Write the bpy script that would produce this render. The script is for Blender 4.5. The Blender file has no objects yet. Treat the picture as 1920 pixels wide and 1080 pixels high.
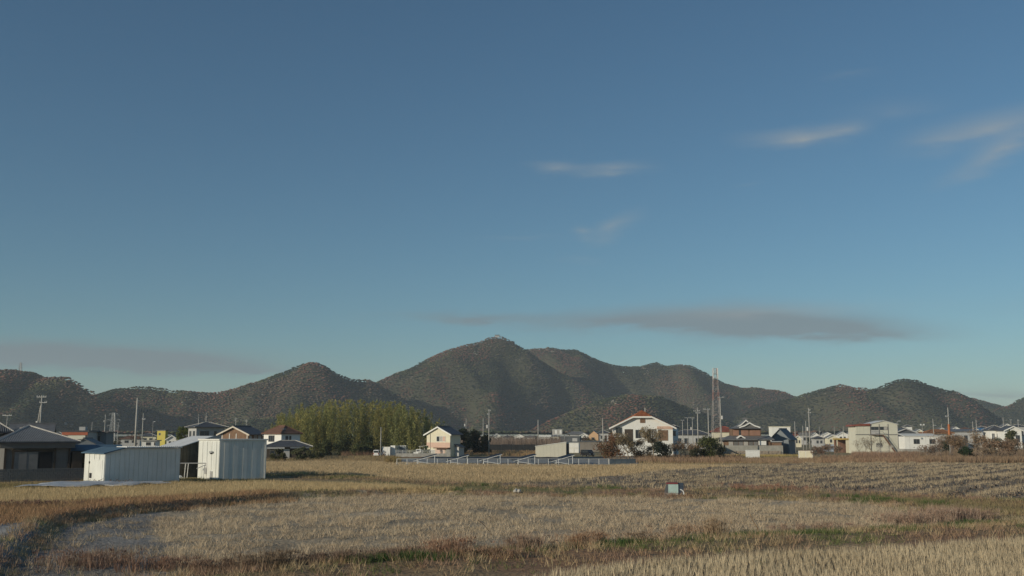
import bpy, math, random
import numpy as np
from mathutils import Vector, Matrix

# ---------------------------------------------------------------- camera, sky, sun, exposure
SC = bpy.context.scene
COL = SC.collection
R = math.radians
CAM_H = 5.3
TILT = math.atan(275.0 / 1920.0)
CT, ST = math.cos(TILT), math.sin(TILT)
cd = bpy.data.cameras.new('camera')
cam = bpy.data.objects.new('camera', cd)
COL.objects.link(cam)
cam.location = (0, 0, CAM_H)
cam.rotation_euler = (math.pi / 2 + TILT, 0, 0)
cd.sensor_width = 36.0
cd.lens = 36.0
cd.clip_start = 0.5
cd.clip_end = 60000.0
SC.camera = cam

SUN_EL = R(16.6)
SUN_TO = Vector((-0.819 * math.cos(SUN_EL), -0.574 * math.cos(SUN_EL), math.sin(SUN_EL))).normalized()   # towards the sun
sd = bpy.data.lights.new('sun', 'SUN')
sd.energy = 3.5
sd.angle = R(0.55)
sd.color = (1.0, 0.89, 0.70)
sun = bpy.data.objects.new('sun', sd)
COL.objects.link(sun)
sun.rotation_euler = SUN_TO.to_track_quat('Z', 'Y').to_euler()
sun.location = (-200, -100, 100)

SC.view_settings.view_transform = 'Standard'
SC.view_settings.look = 'None'
SC.view_settings.gamma = 1.0
SC.view_settings.exposure = 0.0
SC.view_settings.use_curve_mapping = False
SC.render.engine = 'CYCLES'
cy = SC.cycles
cy.use_denoising = True
cy.max_bounces = 6
cy.diffuse_bounces = 3
cy.glossy_bounces = 2
cy.transmission_bounces = 3
cy.transparent_max_bounces = 6
cy.volume_bounces = 1
cy.sample_clamp_indirect = 4.0


def ray(px, py):
    dx = (px - 960.0) / 1920.0
    dy = (540.0 - py) / 1920.0
    return dx, CT - ST * dy, ST + CT * dy


def G(px, py, z=0.0):
    """the point of the ground that the measured picture point lies on"""
    x, y, zz = ray(px, py)
    s = (z - CAM_H) / zz
    return Vector((x * s, y * s, z))


def P(px, py, D):
    x, y, zz = ray(px, py)
    s = D / y
    return Vector((x * s, D, CAM_H + zz * s))


def zat(py, D):
    return P(960, py, D).z


def xat(px, D):
    return P(px, 835, D).x


def to_px(x, y, z):
    zz = np.asarray(z) - CAM_H
    d = y * CT + zz * ST
    v = -y * ST + zz * CT
    return 960 + 1920 * x / d, 540 - 1920 * v / d


# ---- world: Nishita sky with thin cloud streaks
W = bpy.data.worlds.new('World')
SC.world = W
W.use_nodes = True
wn, wl = W.node_tree.nodes, W.node_tree.links
wn.clear()
wout = wn.new('ShaderNodeOutputWorld')
bg = wn.new('ShaderNodeBackground')
sky = wn.new('ShaderNodeTexSky')
sky.sky_type = 'NISHITA'
sky.sun_disc = False
sky.sun_elevation = SUN_EL
sky.sun_rotation = math.atan2(SUN_TO.x, SUN_TO.y)
sky.air_density = 1.0
sky.dust_density = 0.0
sky.ozone_density = 6.0
SKY_STRENGTH = 0.080
bg.inputs['Strength'].default_value = SKY_STRENGTH
wl.new(bg.outputs[0], wout.inputs['Surface'])


def wmath(op, a, b=None, c=None, clamp=False):
    n = wn.new('ShaderNodeMath')
    n.operation = op
    n.use_clamp = clamp
    for i, v in enumerate((a, b, c)):
        if v is None:
            continue
        if isinstance(v, (int, float)):
            n.inputs[i].default_value = v
        else:
            wl.new(v, n.inputs[i])
    return n.outputs[0]


tc = wn.new('ShaderNodeTexCoord')
sep = wn.new('ShaderNodeSeparateXYZ')
wl.new(tc.outputs['Generated'], sep.inputs[0])
AZ = wmath('MULTIPLY', wmath('ARCTAN2', sep.outputs[0], sep.outputs[1]), 180 / math.pi)
EL = wmath('MULTIPLY', wmath('ARCSINE', sep.outputs[2]), 180 / math.pi)
# warp the coordinates so that the streaks fray
cmb = wn.new('ShaderNodeCombineXYZ')
wl.new(AZ, cmb.inputs[0])
wl.new(EL, cmb.inputs[1])
cmap = wn.new('ShaderNodeMapping')
cmap.inputs['Scale'].default_value = (0.22, 1.1, 1.0)
wl.new(cmb.outputs[0], cmap.inputs[0])
cn1 = wn.new('ShaderNodeTexNoise')
cn1.inputs['Scale'].default_value = 1.0
cn1.inputs['Detail'].default_value = 5.0
cn1.inputs['Roughness'].default_value = 0.62
wl.new(cmap.outputs[0], cn1.inputs['Vector'])
cn2 = wn.new('ShaderNodeTexNoise')
cn2.inputs['Scale'].default_value = 0.45
cn2.inputs['Detail'].default_value = 1.0
wl.new(cmap.outputs[0], cn2.inputs['Vector'])
WEL = wmath('ADD', EL, wmath('MULTIPLY', wmath('SUBTRACT', cn1.outputs['Fac'], 0.5), 1.25))
WAZ = wmath('ADD', AZ, wmath('MULTIPLY', wmath('SUBTRACT', cn2.outputs['Fac'], 0.5), 2.2))


def sky_dir(px, py):
    v = Vector(ray(px, py)).normalized()
    return math.degrees(math.atan2(v.x, v.y)), math.degrees(math.asin(v.z))


CV = wn.new('ShaderNodeCombineXYZ')
wl.new(WAZ, CV.inputs[0])
wl.new(WEL, CV.inputs[1])


def blob(px, py, wpx, hpx, amp, slant=0.0, az=None, el=None):
    if az is None:
        az, el = sky_dir(px, py)
    mp = wn.new('ShaderNodeMapping')
    mp.vector_type = 'TEXTURE'
    mp.inputs['Location'].default_value = (az, el, 0)
    mp.inputs['Rotation'].default_value = (0, 0, math.atan(slant))
    mp.inputs['Scale'].default_value = (wpx / 1920 * 55 * 2.2, hpx / 1920 * 55 * 2.2, 1)
    wl.new(CV.outputs[0], mp.inputs[0])
    g = wn.new('ShaderNodeTexGradient')
    g.gradient_type = 'QUADRATIC_SPHERE'
    wl.new(mp.outputs[0], g.inputs[0])
    return wmath('MULTIPLY', g.outputs['Fac'], amp * 1.5)


def total(bl):
    s = bl[0]
    for b in bl[1:]:
        s = wmath('ADD', s, b)
    return s


# low grey bars over the hills, and the same kind of bar round the rest of the horizon
grey = total([
    blob(150, 668, 250, 19, 1.05), blob(330, 681, 170, 12, 0.95, -0.05), blob(470, 697, 70, 4, 0.45),
    blob(880, 596, 130, 8, 0.55), blob(1180, 602, 170, 17, 0.85), blob(1410, 603, 150, 27, 1.1, -0.03), blob(1440, 618, 60, 16, 0.6),
    blob(1580, 616, 120, 17, 0.9, -0.05), blob(1860, 738, 150, 7, 0.35), blob(-260, 655, 330, 18, 0.9),
    blob(0, 0, 700, 18, 0.8, 0, 62, 6.5), blob(0, 0, 500, 14, 0.7, 0, 118, 5.0), blob(0, 0, 600, 18, 0.8, 0, -95, 6.0),
    blob(0, 0, 450, 14, 0.7, 0, 168, 6.5)])
# small lit wisps higher up
pale = total([
    blob(1420, 583, 190, 13, 0.55), blob(1490, 256, 80, 13, 1.0), blob(1578, 240, 40, 10, 0.6, 0.1), blob(1860, 238, 100, 22, 0.95, 0.12), blob(1770, 262, 60, 14, 0.4),
    blob(1885, 282, 80, 16, 1.0, 0.42), blob(1150, 318, 56, 10, 0.9), blob(1048, 312, 42, 9, 0.7), blob(1158, 427, 40, 14, 0.85, 0.45),
    blob(1092, 436, 20, 9, 0.8), blob(960, 446, 70, 4, 0.2), blob(1085, 488, 34, 5, 0.22), blob(1590, 140, 40, 6, 0.22),
    blob(1390, 346, 25, 3, 0.18), blob(1680, 205, 70, 14, 0.2),
    blob(0, 0, 160, 20, 0.6, 0.2, 48, 16), blob(0, 0, 140, 14, 0.55, 0.1, 75, 12), blob(0, 0, 140, 14, 0.55, 0.1, -60, 14),
    blob(0, 0, 180, 18, 0.55, 0.2, 140, 15), blob(0, 0, 180, 16, 0.55, -0.1, -130, 17)])
tex = wmath('MULTIPLY_ADD', cn1.outputs['Fac'], 1.5, -0.05, clamp=True)
greyf = wmath('MULTIPLY', wmath('SMOOTH_MIN', wmath('MULTIPLY', grey, wmath('MULTIPLY_ADD', cn1.outputs['Fac'], 1.9, 0.05)), 1.0, 0.3), 0.8, clamp=True)
palef = wmath('MULTIPLY', wmath('MULTIPLY', pale, tex), 0.5, clamp=True)
# the sky leaves the camera a little greener and greyer than the model's blue
tint = wn.new('ShaderNodeMix')
tint.data_type = 'RGBA'
tint.blend_type = 'MULTIPLY'
tint.inputs['Factor'].default_value = 1.0
tint.inputs["B"].default_value = (1.08, 1.075, 0.88, 1)
SKY_TINT = tint.inputs['B']
wl.new(sky.outputs[0], tint.inputs['A'])


def wmix(fac, a, col):
    m = wn.new('ShaderNodeMix')
    m.data_type = 'RGBA'
    wl.new(fac, m.inputs['Factor'])
    wl.new(a, m.inputs['A'])
    m.inputs['B'].default_value = (*[c / SKY_STRENGTH for c in col], 1)
    return m.outputs['Result']


c1 = wmix(greyf, tint.outputs['Result'], (0.188, 0.224, 0.246))
c2 = wmix(palef, c1, (0.335, 0.355, 0.355))
wl.new(c2, bg.inputs['Color'])

# ---------------------------------------------------------------- helpers
RNG = np.random.default_rng(7)
random.seed(7)


class MB:
    """collects faces for ONE mesh"""

    def __init__(self):
        self.v, self.f = [], []

    def add(self, vs, fs):
        n = len(self.v)
        self.v += [tuple(v) for v in vs]
        self.f += [tuple(i + n for i in f) for f in fs]
        return self

    def box(self, x0, x1, y0, y1, z0, z1):
        return self.add([(x0, y0, z0), (x1, y0, z0), (x1, y1, z0), (x0, y1, z0), (x0, y0, z1), (x1, y0, z1), (x1, y1, z1), (x0, y1, z1)],
                        [(0, 3, 2, 1), (4, 5, 6, 7), (0, 1, 5, 4), (1, 2, 6, 5), (2, 3, 7, 6), (3, 0, 4, 7)])

    def rod(self, a, b, r0, r1=None, n=6):
        r1 = r0 if r1 is None else r1
        a, b = Vector(a), Vector(b)
        q = (b - a).to_track_quat('Z', 'Y')
        ring = [q @ Vector((math.cos(2 * math.pi * k / n), math.sin(2 * math.pi * k / n), 0)) for k in range(n)]
        vs = [a + d * r0 for d in ring] + [b + d * r1 for d in ring]
        fs = [(k, (k + 1) % n, n + (k + 1) % n, n + k) for k in range(n)]
        fs += [tuple(reversed(range(n))), tuple(range(n, 2 * n))]
        return self.add(vs, fs)

    def path(self, pts, r, n=6):
        for a, b in zip(pts, pts[1:]):
            self.rod(a, b, r, r, n)
        return self

    def prism(self, prof, axis, a, b):
        """closed profile (u, z) swept from a to b along x or y"""
        n = len(prof)
        if axis == 'y':
            vs = [(u, a, z) for u, z in prof] + [(u, b, z) for u, z in prof]
        else:
            vs = [(a, u, z) for u, z in prof] + [(b, u, z) for u, z in prof]
        fs = [(k, (k + 1) % n, n + (k + 1) % n, n + k) for k in range(n)]
        fs += [tuple(reversed(range(n))), tuple(range(n, 2 * n))]
        return self.add(vs, fs)

    def mesh(self, name, mat, smooth=False):
        me = bpy.data.meshes.new(name)
        me.from_pydata(self.v, [], self.f)
        if mat:
            me.materials.append(mat)
        if smooth:
            me.shade_smooth()
        return me

    def build(self, name, mat, parent=None, smooth=False, kind=None, label=None):
        o = bpy.data.objects.new(name, self.mesh(name, mat, smooth))
        COL.objects.link(o)
        fix_normals(o.data)
        if parent:
            o.parent = parent
        if kind:
            o['kind'] = kind
        if label:
            o['label'] = label
        return o


def fix_normals(me):
    import bmesh
    bm = bmesh.new()
    bm.from_mesh(me)
    bmesh.ops.recalc_face_normals(bm, faces=bm.faces)
    bm.to_mesh(me)
    bm.free()


def tag(o, label, cat, group=None):
    o['label'] = label
    o['category'] = cat
    if group:
        o['group'] = group
    return o


def thing(name, label, cat, loc=(0, 0, 0), rz=0.0, group=None):
    o = bpy.data.objects.new(name, None)
    o.empty_display_size = 0.3
    COL.objects.link(o)
    o.location = loc
    o.rotation_euler = (0, 0, rz)
    return tag(o, label, cat, group)


def copy_tree(o, parent=None):
    c = o.copy()
    COL.objects.link(c)
    c.parent = parent
    for ch in list(o.children):
        copy_tree(ch, c)
    return c


# ---- materials
_M = {}


def MAT(name, col, rough=0.8, var=0.18, scale=1.5, bump=0.0, metallic=0.0, streak=0.0, spec=0.3):
    if name in _M:
        return _M[name]
    m = bpy.data.materials.new(name)
    m.use_nodes = True
    nt = m.node_tree
    n, l = nt.nodes, nt.links
    p = n['Principled BSDF']
    p.inputs['Roughness'].default_value = rough
    p.inputs['Metallic'].default_value = metallic
    p.inputs['Specular IOR Level'].default_value = spec
    t = n.new('ShaderNodeTexCoord')
    nz = n.new('ShaderNodeTexNoise')
    nz.inputs['Scale'].default_value = scale
    nz.inputs['Detail'].default_value = 5
    nz.inputs['Roughness'].default_value = 0.65
    l.new(t.outputs['Object'], nz.inputs['Vector'])
    mx = n.new('ShaderNodeMix')
    mx.data_type = 'RGBA'
    mx.inputs['A'].default_value = (*[c * (1 - var) for c in col], 1)
    mx.inputs['B'].default_value = (*[min(1, c * (1 + var)) for c in col], 1)
    rp = n.new('ShaderNodeMapRange')
    rp.inputs['From Min'].default_value = 0.3
    rp.inputs['From Max'].default_value = 0.7
    l.new(nz.outputs['Fac'], rp.inputs['Value'])
    l.new(rp.outputs[0], mx.inputs['Factor'])
    out = mx.outputs['Result']
    if streak:
        mp = n.new('ShaderNodeMapping')
        mp.inputs['Scale'].default_value = (3.0, 3.0, 0.12)
        l.new(t.outputs['Object'], mp.inputs[0])
        n2 = n.new('ShaderNodeTexNoise')
        n2.inputs['Scale'].default_value = 2.2
        n2.inputs['Detail'].default_value = 4
        l.new(mp.outputs[0], n2.inputs['Vector'])
        r2 = n.new('ShaderNodeMapRange')
        r2.inputs['From Min'].default_value = 0.52
        r2.inputs['From Max'].default_value = 0.75
        r2.inputs['To Max'].default_value = streak
        l.new(n2.outputs['Fac'], r2.inputs['Value'])
        m2 = n.new('ShaderNodeMix')
        m2.data_type = 'RGBA'
        m2.inputs['B'].default_value = (*[c * 0.5 * k for c, k in zip(col, (1.05, 0.95, 0.8))], 1)
        l.new(r2.outputs[0], m2.inputs['Factor'])
        l.new(out, m2.inputs['A'])
        out = m2.outputs['Result']
    l.new(out, p.inputs['Base Color'])
    if bump:
        b = n.new('ShaderNodeBump')
        b.inputs['Strength'].default_value = bump
        b.inputs['Distance'].default_value = 0.05
        l.new(nz.outputs['Fac'], b.inputs['Height'])
        l.new(b.outputs[0], p.inputs['Normal'])
    _M[name] = m
    return m


def ATTR(name, rough=0.9, var=0.25, scale=2.0, trans=0.0, bump=0.0, bscale=8.0):
    """base colour from the mesh's own colour attribute 'col', broken up by noise"""
    m = bpy.data.materials.new(name)
    m.use_nodes = True
    n, l = m.node_tree.nodes, m.node_tree.links
    p = n['Principled BSDF']
    p.inputs['Roughness'].default_value = rough
    p.inputs['Specular IOR Level'].default_value = 0.15
    a = n.new('ShaderNodeAttribute')
    a.attribute_name = 'col'
    t = n.new('ShaderNodeTexCoord')
    nz = n.new('ShaderNodeTexNoise')
    nz.inputs['Scale'].default_value = scale
    nz.inputs['Detail'].default_value = 5
    nz.inputs['Roughness'].default_value = 0.7
    l.new(t.outputs['Object'], nz.inputs['Vector'])
    rp = n.new('ShaderNodeMapRange')
    rp.inputs['From Min'].default_value = 0.3
    rp.inputs['From Max'].default_value = 0.7
    rp.inputs['To Min'].default_value = 1 - var
    rp.inputs['To Max'].default_value = 1 + var
    l.new(nz.outputs['Fac'], rp.inputs['Value'])
    mx = n.new('ShaderNodeVectorMath')
    mx.operation = 'SCALE'
    l.new(a.outputs['Color'], mx.inputs[0])
    l.new(rp.outputs[0], mx.inputs['Scale'])
    l.new(mx.outputs[0], p.inputs['Base Color'])
    if bump:
        n2 = n.new('ShaderNodeTexNoise')
        n2.inputs['Scale'].default_value = bscale
        n2.inputs['Detail'].default_value = 4
        l.new(t.outputs['Object'], n2.inputs['Vector'])
        b = n.new('ShaderNodeBump')
        b.inputs['Strength'].default_value = bump
        b.inputs['Distance'].default_value = 0.12
        l.new(n2.outputs['Fac'], b.inputs['Height'])
        l.new(b.outputs[0], p.inputs['Normal'])
    if trans:
        tr = n.new('ShaderNodeBsdfTranslucent')
        l.new(mx.outputs[0], tr.inputs['Color'])
        ms = n.new('ShaderNodeMixShader')
        ms.inputs[0].default_value = trans
        l.new(p.outputs[0], ms.inputs[1])
        l.new(tr.outputs[0], ms.inputs[2])
        l.new(ms.outputs[0], n['Material Output'].inputs['Surface'])
    return m


def mesh_np(name, verts, faces, cols=None, mat=None, smooth=False):
    """mesh from numpy: faces is (n, k) with k = 3 or 4, cols per vertex"""
    me = bpy.data.meshes.new(name)
    nf, k = faces.shape
    me.vertices.add(len(verts))
    me.vertices.foreach_set('co', np.asarray(verts, np.float32).ravel())
    me.loops.add(nf * k)
    me.loops.foreach_set('vertex_index', faces.astype(np.int32).ravel())
    me.polygons.add(nf)
    me.polygons.foreach_set('loop_start', np.arange(0, nf * k, k, dtype=np.int32))
    me.update(calc_edges=True)
    if cols is not None:
        at = me.attributes.new('col', 'FLOAT_COLOR', 'POINT')
        c4 = np.ones((len(verts), 4), np.float32)
        c4[:, :3] = np.clip(cols, 0.004, 0.9)
        at.data.foreach_set('color', c4.ravel())
    if mat:
        me.materials.append(mat)
    if smooth:
        me.shade_smooth()
    return me


def obj_np(name, verts, faces, cols=None, mat=None, parent=None, kind=None, smooth=False):
    o = bpy.data.objects.new(name, mesh_np(name, verts, faces, cols, mat, smooth))
    COL.objects.link(o)
    if parent:
        o.parent = parent
    if kind:
        o['kind'] = kind
    return o


_LAT = RNG.random((4, 256, 256))


def vnoise(x, y, k=0):
    x = np.asarray(x, float)
    y = np.asarray(y, float)
    xi, yi = np.floor(x).astype(int), np.floor(y).astype(int)
    fx, fy = x - xi, y - yi
    fx, fy = fx * fx * (3 - 2 * fx), fy * fy * (3 - 2 * fy)
    L = _LAT[k % 4]
    a, b = L[xi % 256, yi % 256], L[(xi + 1) % 256, yi % 256]
    c, d = L[xi % 256, (yi + 1) % 256], L[(xi + 1) % 256, (yi + 1) % 256]
    return (a * (1 - fx) + b * fx) * (1 - fy) + (c * (1 - fx) + d * fx) * fy


def fbm(x, y, k=0, o=4):
    s, a, t = 0.0, 1.0, 0.0
    for i in range(o):
        s = s + a * vnoise(x * 2 ** i + 17.3 * i, y * 2 ** i - 9.1 * i, k + i)
        t += a
        a *= 0.5
    return s / t


# ---------------------------------------------------------------- hills
# ridge line of each hill as measured, its distance, its front depth as a multiple of its height
HILLS = [
    ([(-420, 660), (-250, 672), (-120, 690), (0, 699), (45, 703), (70, 709), (110, 707), (130, 709), (150, 720), (175, 736), (200, 748), (235, 772), (262, 800), (280, 830)], 1500, 2.3),
    ([(90, 800), (130, 770), (170, 752), (205, 744), (230, 733), (265, 727), (290, 729), (330, 736), (370, 738), (420, 740), (455, 731), (500, 714), (540, 696), (565, 686), (587, 681), (605, 687), (630, 702), (655, 711), (690, 716), (720, 731), (760, 752), (800, 776), (840, 800), (870, 830)], 1750, 1.7),
    ([(560, 830), (620, 780), (660, 745), (700, 722), (735, 708), (770, 693), (805, 677), (840, 660), (870, 649), (897, 643), (915, 634), (935, 630), (952, 636), (972, 648), (990, 657), (1015, 678), (1045, 697), (1080, 716), (1110, 734), (1140, 752), (1175, 780), (1215, 830)], 2050, 1.65),
    ([(840, 700), (900, 680), (960, 664), (1000, 658), (1040, 657), (1080, 660), (1105, 671), (1140, 684), (1170, 690), (1200, 691), (1218, 685), (1232, 682), (1250, 688), (1275, 686), (1295, 689), (1325, 705), (1355, 722), (1385, 731), (1420, 732), (1450, 735), (1475, 743), (1510, 747), (1540, 765), (1580, 800), (1610, 830)], 2420, 1.6),
    ([(960, 830), (1010, 800), (1060, 778), (1110, 757), (1150, 745), (1180, 742), (1230, 747), (1290, 765), (1350, 785), (1420, 806), (1470, 830)], 1620, 2.4),
    ([(1330, 830), (1390, 780), (1440, 760), (1490, 750), (1530, 738), (1560, 727), (1580, 724), (1605, 730), (1635, 733), (1655, 724), (1675, 715), (1695, 713), (1715, 717), (1740, 728), (1765, 738), (1795, 748), (1825, 765), (1860, 785), (1900, 830)], 1900, 1.8),
    ([(1700, 775), (1770, 760), (1800, 751), (1815, 749), (1835, 755), (1860, 764), (1900, 780), (1960, 800), (2040, 830)], 2550, 2.2),
    ([(1780, 830), (1830, 790), (1870, 766), (1905, 755), (1940, 742), (2010, 722), (2100, 712), (2250, 700), (2400, 705)], 2250, 2.4),
    ([(300, 830), (420, 800), (520, 786), (640, 790), (740, 806), (820, 830)], 1480, 2.4),
]


def hills_z(x, y):
    z = np.full(x.shape, -3.0)
    hi = np.full(x.shape, -1)
    for k, (prof, D0, wf) in enumerate(HILLS):
        pr = np.array([[*P(a, b, D0)] for a, b in prof])
        H = np.interp(x, pr[:, 0], pr[:, 2], left=-30, right=-30)
        H = H + (fbm(x / 40.0 + 3 * k, x * 0 + k, k, 3) - 0.5) * 5.0
        wob = (fbm(x / 260.0 + 11 * k, x * 0 + 5.0, k + 1, 3) - 0.5) * 2
        yr = D0 + 60 * wob + (x - pr[:, 0].mean()) * 0.03
        Wd = np.maximum(H, 12) * wf * (1.0 + 0.55 * (fbm(x / 170.0, (y - D0) / 500.0 + 3 * k, k + 2, 3) - 0.5) * 2)
        d = (yr - y)
        t = np.clip(np.where(d > 0, d / Wd, -d / (np.maximum(H, 12) * 1.9)), 0, 1.15)
        f = 1 - t ** 1.15 * (1.0 + 0.0 * t)
        rough = (fbm(x / 90.0, y / 90.0, k, 4) - 0.5) * 2
        rid = (0.5 - np.abs(fbm(x / 115.0 + y / 400.0, y / 360.0 + k, k + 1, 3) - 0.5) * 2)
        zz = H * f + (rough * 9 + rid * 38) * np.clip(t * 3.5, 0, 1) * np.clip(H / 90.0, 0, 1.2) * np.clip((1 - t) * 4, 0, 1)
        hi = np.where(zz > z, k, hi)
        z = np.maximum(z, zz)
    return z, hi


gx = np.arange(-1900, 1901, 12.0)
gy = np.arange(1050, 3000, 12.0)
GX, GY = np.meshgrid(gx, gy)
GZ, GH = hills_z(GX, GY)
nv = GX.shape
idx = np.arange(GX.size).reshape(nv)
quads = np.stack([idx[:-1, :-1], idx[:-1, 1:], idx[1:, 1:], idx[1:, :-1]], -1).reshape(-1, 4)
keep = (GZ.ravel()[quads] > -2.9).any(1)
m_hill = MAT('forest_floor', (0.062, 0.060, 0.034), 0.95, 0.3, 0.03)
hill = obj_np('hills', np.stack([GX, GY, GZ], -1).reshape(-1, 3), quads[keep], None, m_hill, None, 'structure', True)

# tree crowns over the hills: countless, one mass
ICO = bpy.data.meshes.new('tmp')
import bmesh as _bm
_b = _bm.new()
_bm.ops.create_icosphere(_b, subdivisions=1, radius=1.0)
_b.verts.ensure_lookup_table()
ICO_V = np.array([v.co[:] for v in _b.verts])
ICO_F = np.array([[v.index for v in f.verts] for f in _b.faces])
_b.free()
bpy.data.meshes.remove(ICO)


OCT_V = np.array([[1, 0, 0], [-0.5, 0.87, 0], [-0.5, -0.87, 0], [0.3, 0.1, 0.9], [-0.3, -0.2, 0.8], [0, 0, -0.8]], float)
OCT_F = np.array([[0, 1, 3], [1, 4, 3], [1, 2, 4], [2, 0, 4], [0, 3, 4], [1, 0, 5], [2, 1, 5], [0, 2, 5]])


def crowns(pts, rad, cols, squash, jit=0.2, base=None):
    BV, BF = base or (ICO_V, ICO_F)
    n = len(pts)
    V = BV[None] * (1 + RNG.normal(0, jit, (n, len(BV), 1)).clip(-0.5, 0.6))
    a = RNG.random(n) * 6.283
    ca, sa = np.cos(a)[:, None], np.sin(a)[:, None]
    x = V[..., 0] * ca - V[..., 1] * sa
    y = V[..., 0] * sa + V[..., 1] * ca
    V = np.stack([x, y, V[..., 2] * squash[:, None]], -1) * rad[:, None, None] + pts[:, None]
    F = BF[None] + (np.arange(n) * len(BV))[:, None, None]
    C = np.repeat(cols[:, None], len(BV), 1)
    return V.reshape(-1, 3), F.reshape(-1, 3), C.reshape(-1, 3)


SP = 4.3
cx, cyy = np.meshgrid(np.arange(-1500, 1500, SP), np.arange(1060, 2700, SP))
cx = (cx + RNG.uniform(-0.5, 0.5, cx.shape) * SP).ravel()
cyy = (cyy + RNG.uniform(-0.5, 0.5, cyy.shape) * SP).ravel()
cz, ch = hills_z(cx, cyy)
e = 10.0
zf, _ = hills_z(cx, cyy - e)
front = (cz - zf) / e                         # rises away from the camera
upx, upy = to_px(cx, cyy, cz + 6)
ok = (cz > 0.5) & (front > -0.22) & (upx > -160) & (upx < 2080)
# drop what stands wholly behind a nearer hill
hor = np.full(2400, 2000.0)
order = np.argsort(cyy)
vis = np.zeros(len(cx), bool)
bins = ((upx + 200) / 3).astype(int).clip(0, 799)
hor = np.full(800, 2000.0)
for i in order:
    if not ok[i]:
        continue
    b = bins[i]
    if upy[i] < hor[b] + 5:
        vis[i] = True
    if upy[i] < hor[b]:
        hor[b] = upy[i]
cx, cyy, cz, ch = cx[vis], cyy[vis], cz[vis], ch[vis]
n = len(cx)
print('forest crowns', n)
pal = np.array([[0.022, 0.031, 0.018], [0.042, 0.052, 0.024], [0.076, 0.076, 0.034], [0.098, 0.064, 0.044], [0.084, 0.068, 0.050], [0.130, 0.062, 0.044]])
f1, f2, f3 = fbm(cx / 120, cyy / 150, 0, 5), fbm(cx / 48 + 40, cyy / 70, 1, 5), RNG.random(n)
s = (f1 - 0.5) * 2.6 + 0.45 + (f3 - 0.5) * 0.34
ci = np.select([s < 0.2, s < 0.45, s < 0.68, s < 0.9], [0, 1, 2, 4], 3)
ci = np.where((f2 > 0.57) & (f3 > 0.25), 3, ci)
ci = np.where((f2 > 0.63) & (f3 > 0.5), 5, ci)
ci = np.where((f2 < 0.42) & (f3 > 0.2), 0, ci)
ccol = pal[ci] * (1.25 + 0.9 * (f1[:, None] - 0.5)) * 1.1 * RNG.uniform(0.92, 1.08, (n, 1))
bare_spot = (fbm(cx / 22 + 5, cyy / 22, 2, 2) > 0.83) & (f3 > 0.4)
ccol[bare_spot] = np.array([0.26, 0.24, 0.20])
rad = RNG.uniform(2.0, 3.7, n) * np.where(RNG.random(n) > 0.95, 1.4, 1)
fv, ff, fc = crowns(np.stack([cx, cyy, cz + rad * 0.2 + 1.3 + RNG.uniform(0, 0.8, n)], -1), rad, ccol, RNG.uniform(0.28, 0.48, n), 0.12, (OCT_V, OCT_F))
m_forest = ATTR('forest_canopy', 0.95, 0.12, 0.1)
fo = obj_np('forest', fv, ff, fc, m_forest, None, 'stuff', True)
fo['label'] = 'mixed green and russet woods covering the hills'

# ---------------------------------------------------------------- ground and fields
def inpoly(px, py, poly):
    r = np.zeros(px.shape, bool)
    n = len(poly)
    for i in range(n):
        (x0, y0), (x1, y1) = poly[i], poly[(i + 1) % n]
        c = ((y0 > py) != (y1 > py)) & (px < (x1 - x0) * (py - y0) / (y1 - y0 + 1e-9) + x0)
        r ^= c
    return r


def wpoly(pts, z=0.0):
    """measured outline -> outline on the ground, in metres"""
    return [tuple(G(a, b, z)[:2]) for a, b in pts]


def pdist(x, y, line):
    d = np.full(np.shape(x), 1e9)
    for (x0, y0), (x1, y1) in zip(line, line[1:]):
        vx, vy = x1 - x0, y1 - y0
        t = np.clip(((x - x0) * vx + (y - y0) * vy) / (vx * vx + vy * vy + 1e-9), 0, 1)
        d = np.minimum(d, np.hypot(x - x0 - t * vx, y - y0 - t * vy))
    return d


L_B = wpoly([(-420, 1330), (-60, 1110), (20, 1050), (60, 1018), (100, 986), (180, 972), (300, 958), (430, 946), (560, 935), (700, 930), (760, 928), (960, 931), (1250, 934), (1450, 936), (1650, 946), (1750, 965), (1950, 975), (2300, 985)])
L_A = wpoly([(150, 1120), (420, 1098), (600, 1078), (760, 1064), (950, 1050), (1150, 1040), (1400, 1023), (1600, 1012), (1800, 1003), (2050, 985), (2400, 968)])
Z2 = L_B + wpoly([(2300, 990), (1920, 990), (1600, 1004), (1400, 1013), (1150, 1028), (950, 1040), (760, 1052), (560, 1068), (300, 1090), (0, 1140), (-420, 1340)])
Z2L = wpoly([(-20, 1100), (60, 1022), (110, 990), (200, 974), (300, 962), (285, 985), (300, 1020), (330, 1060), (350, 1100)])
Z0 = wpoly([(-420, 1330), (-60, 1108), (15, 1048), (55, 1012), (80, 990), (0, 982), (-300, 990), (-900, 1100)], 0.3)
Z1 = wpoly([(930, 1110), (1040, 1088), (1180, 1066), (1400, 1048), (1700, 1036), (1920, 1020), (2300, 1000), (2700, 1150), (2000, 1500), (800, 1400)])
Z3 = wpoly([(-300, 952), (0, 947), (100, 945), (180, 939), (300, 933), (430, 926), (500, 922), (640, 919), (780, 919), (860, 919), (760, 911), (600, 907), (500, 905), (380, 908), (300, 911), (180, 917), (60, 921), (-60, 924), (-300, 930)], 0.45)
Z4 = wpoly([(900, 915), (1100, 920), (1245, 926), (1440, 922), (1640, 930), (1800, 938), (2100, 948), (2500, 958), (2300, 905), (1980, 874), (1700, 869), (1480, 870), (1300, 880), (1050, 905)])
Z5 = wpoly([(470, 868), (620, 864), (745, 868), (900, 872), (1140, 873), (1300, 868), (1700, 864), (2050, 864), (2050, 869), (1500, 870), (1300, 880), (1080, 903), (900, 911), (760, 906), (660, 899), (560, 896), (470, 896)])
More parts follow.
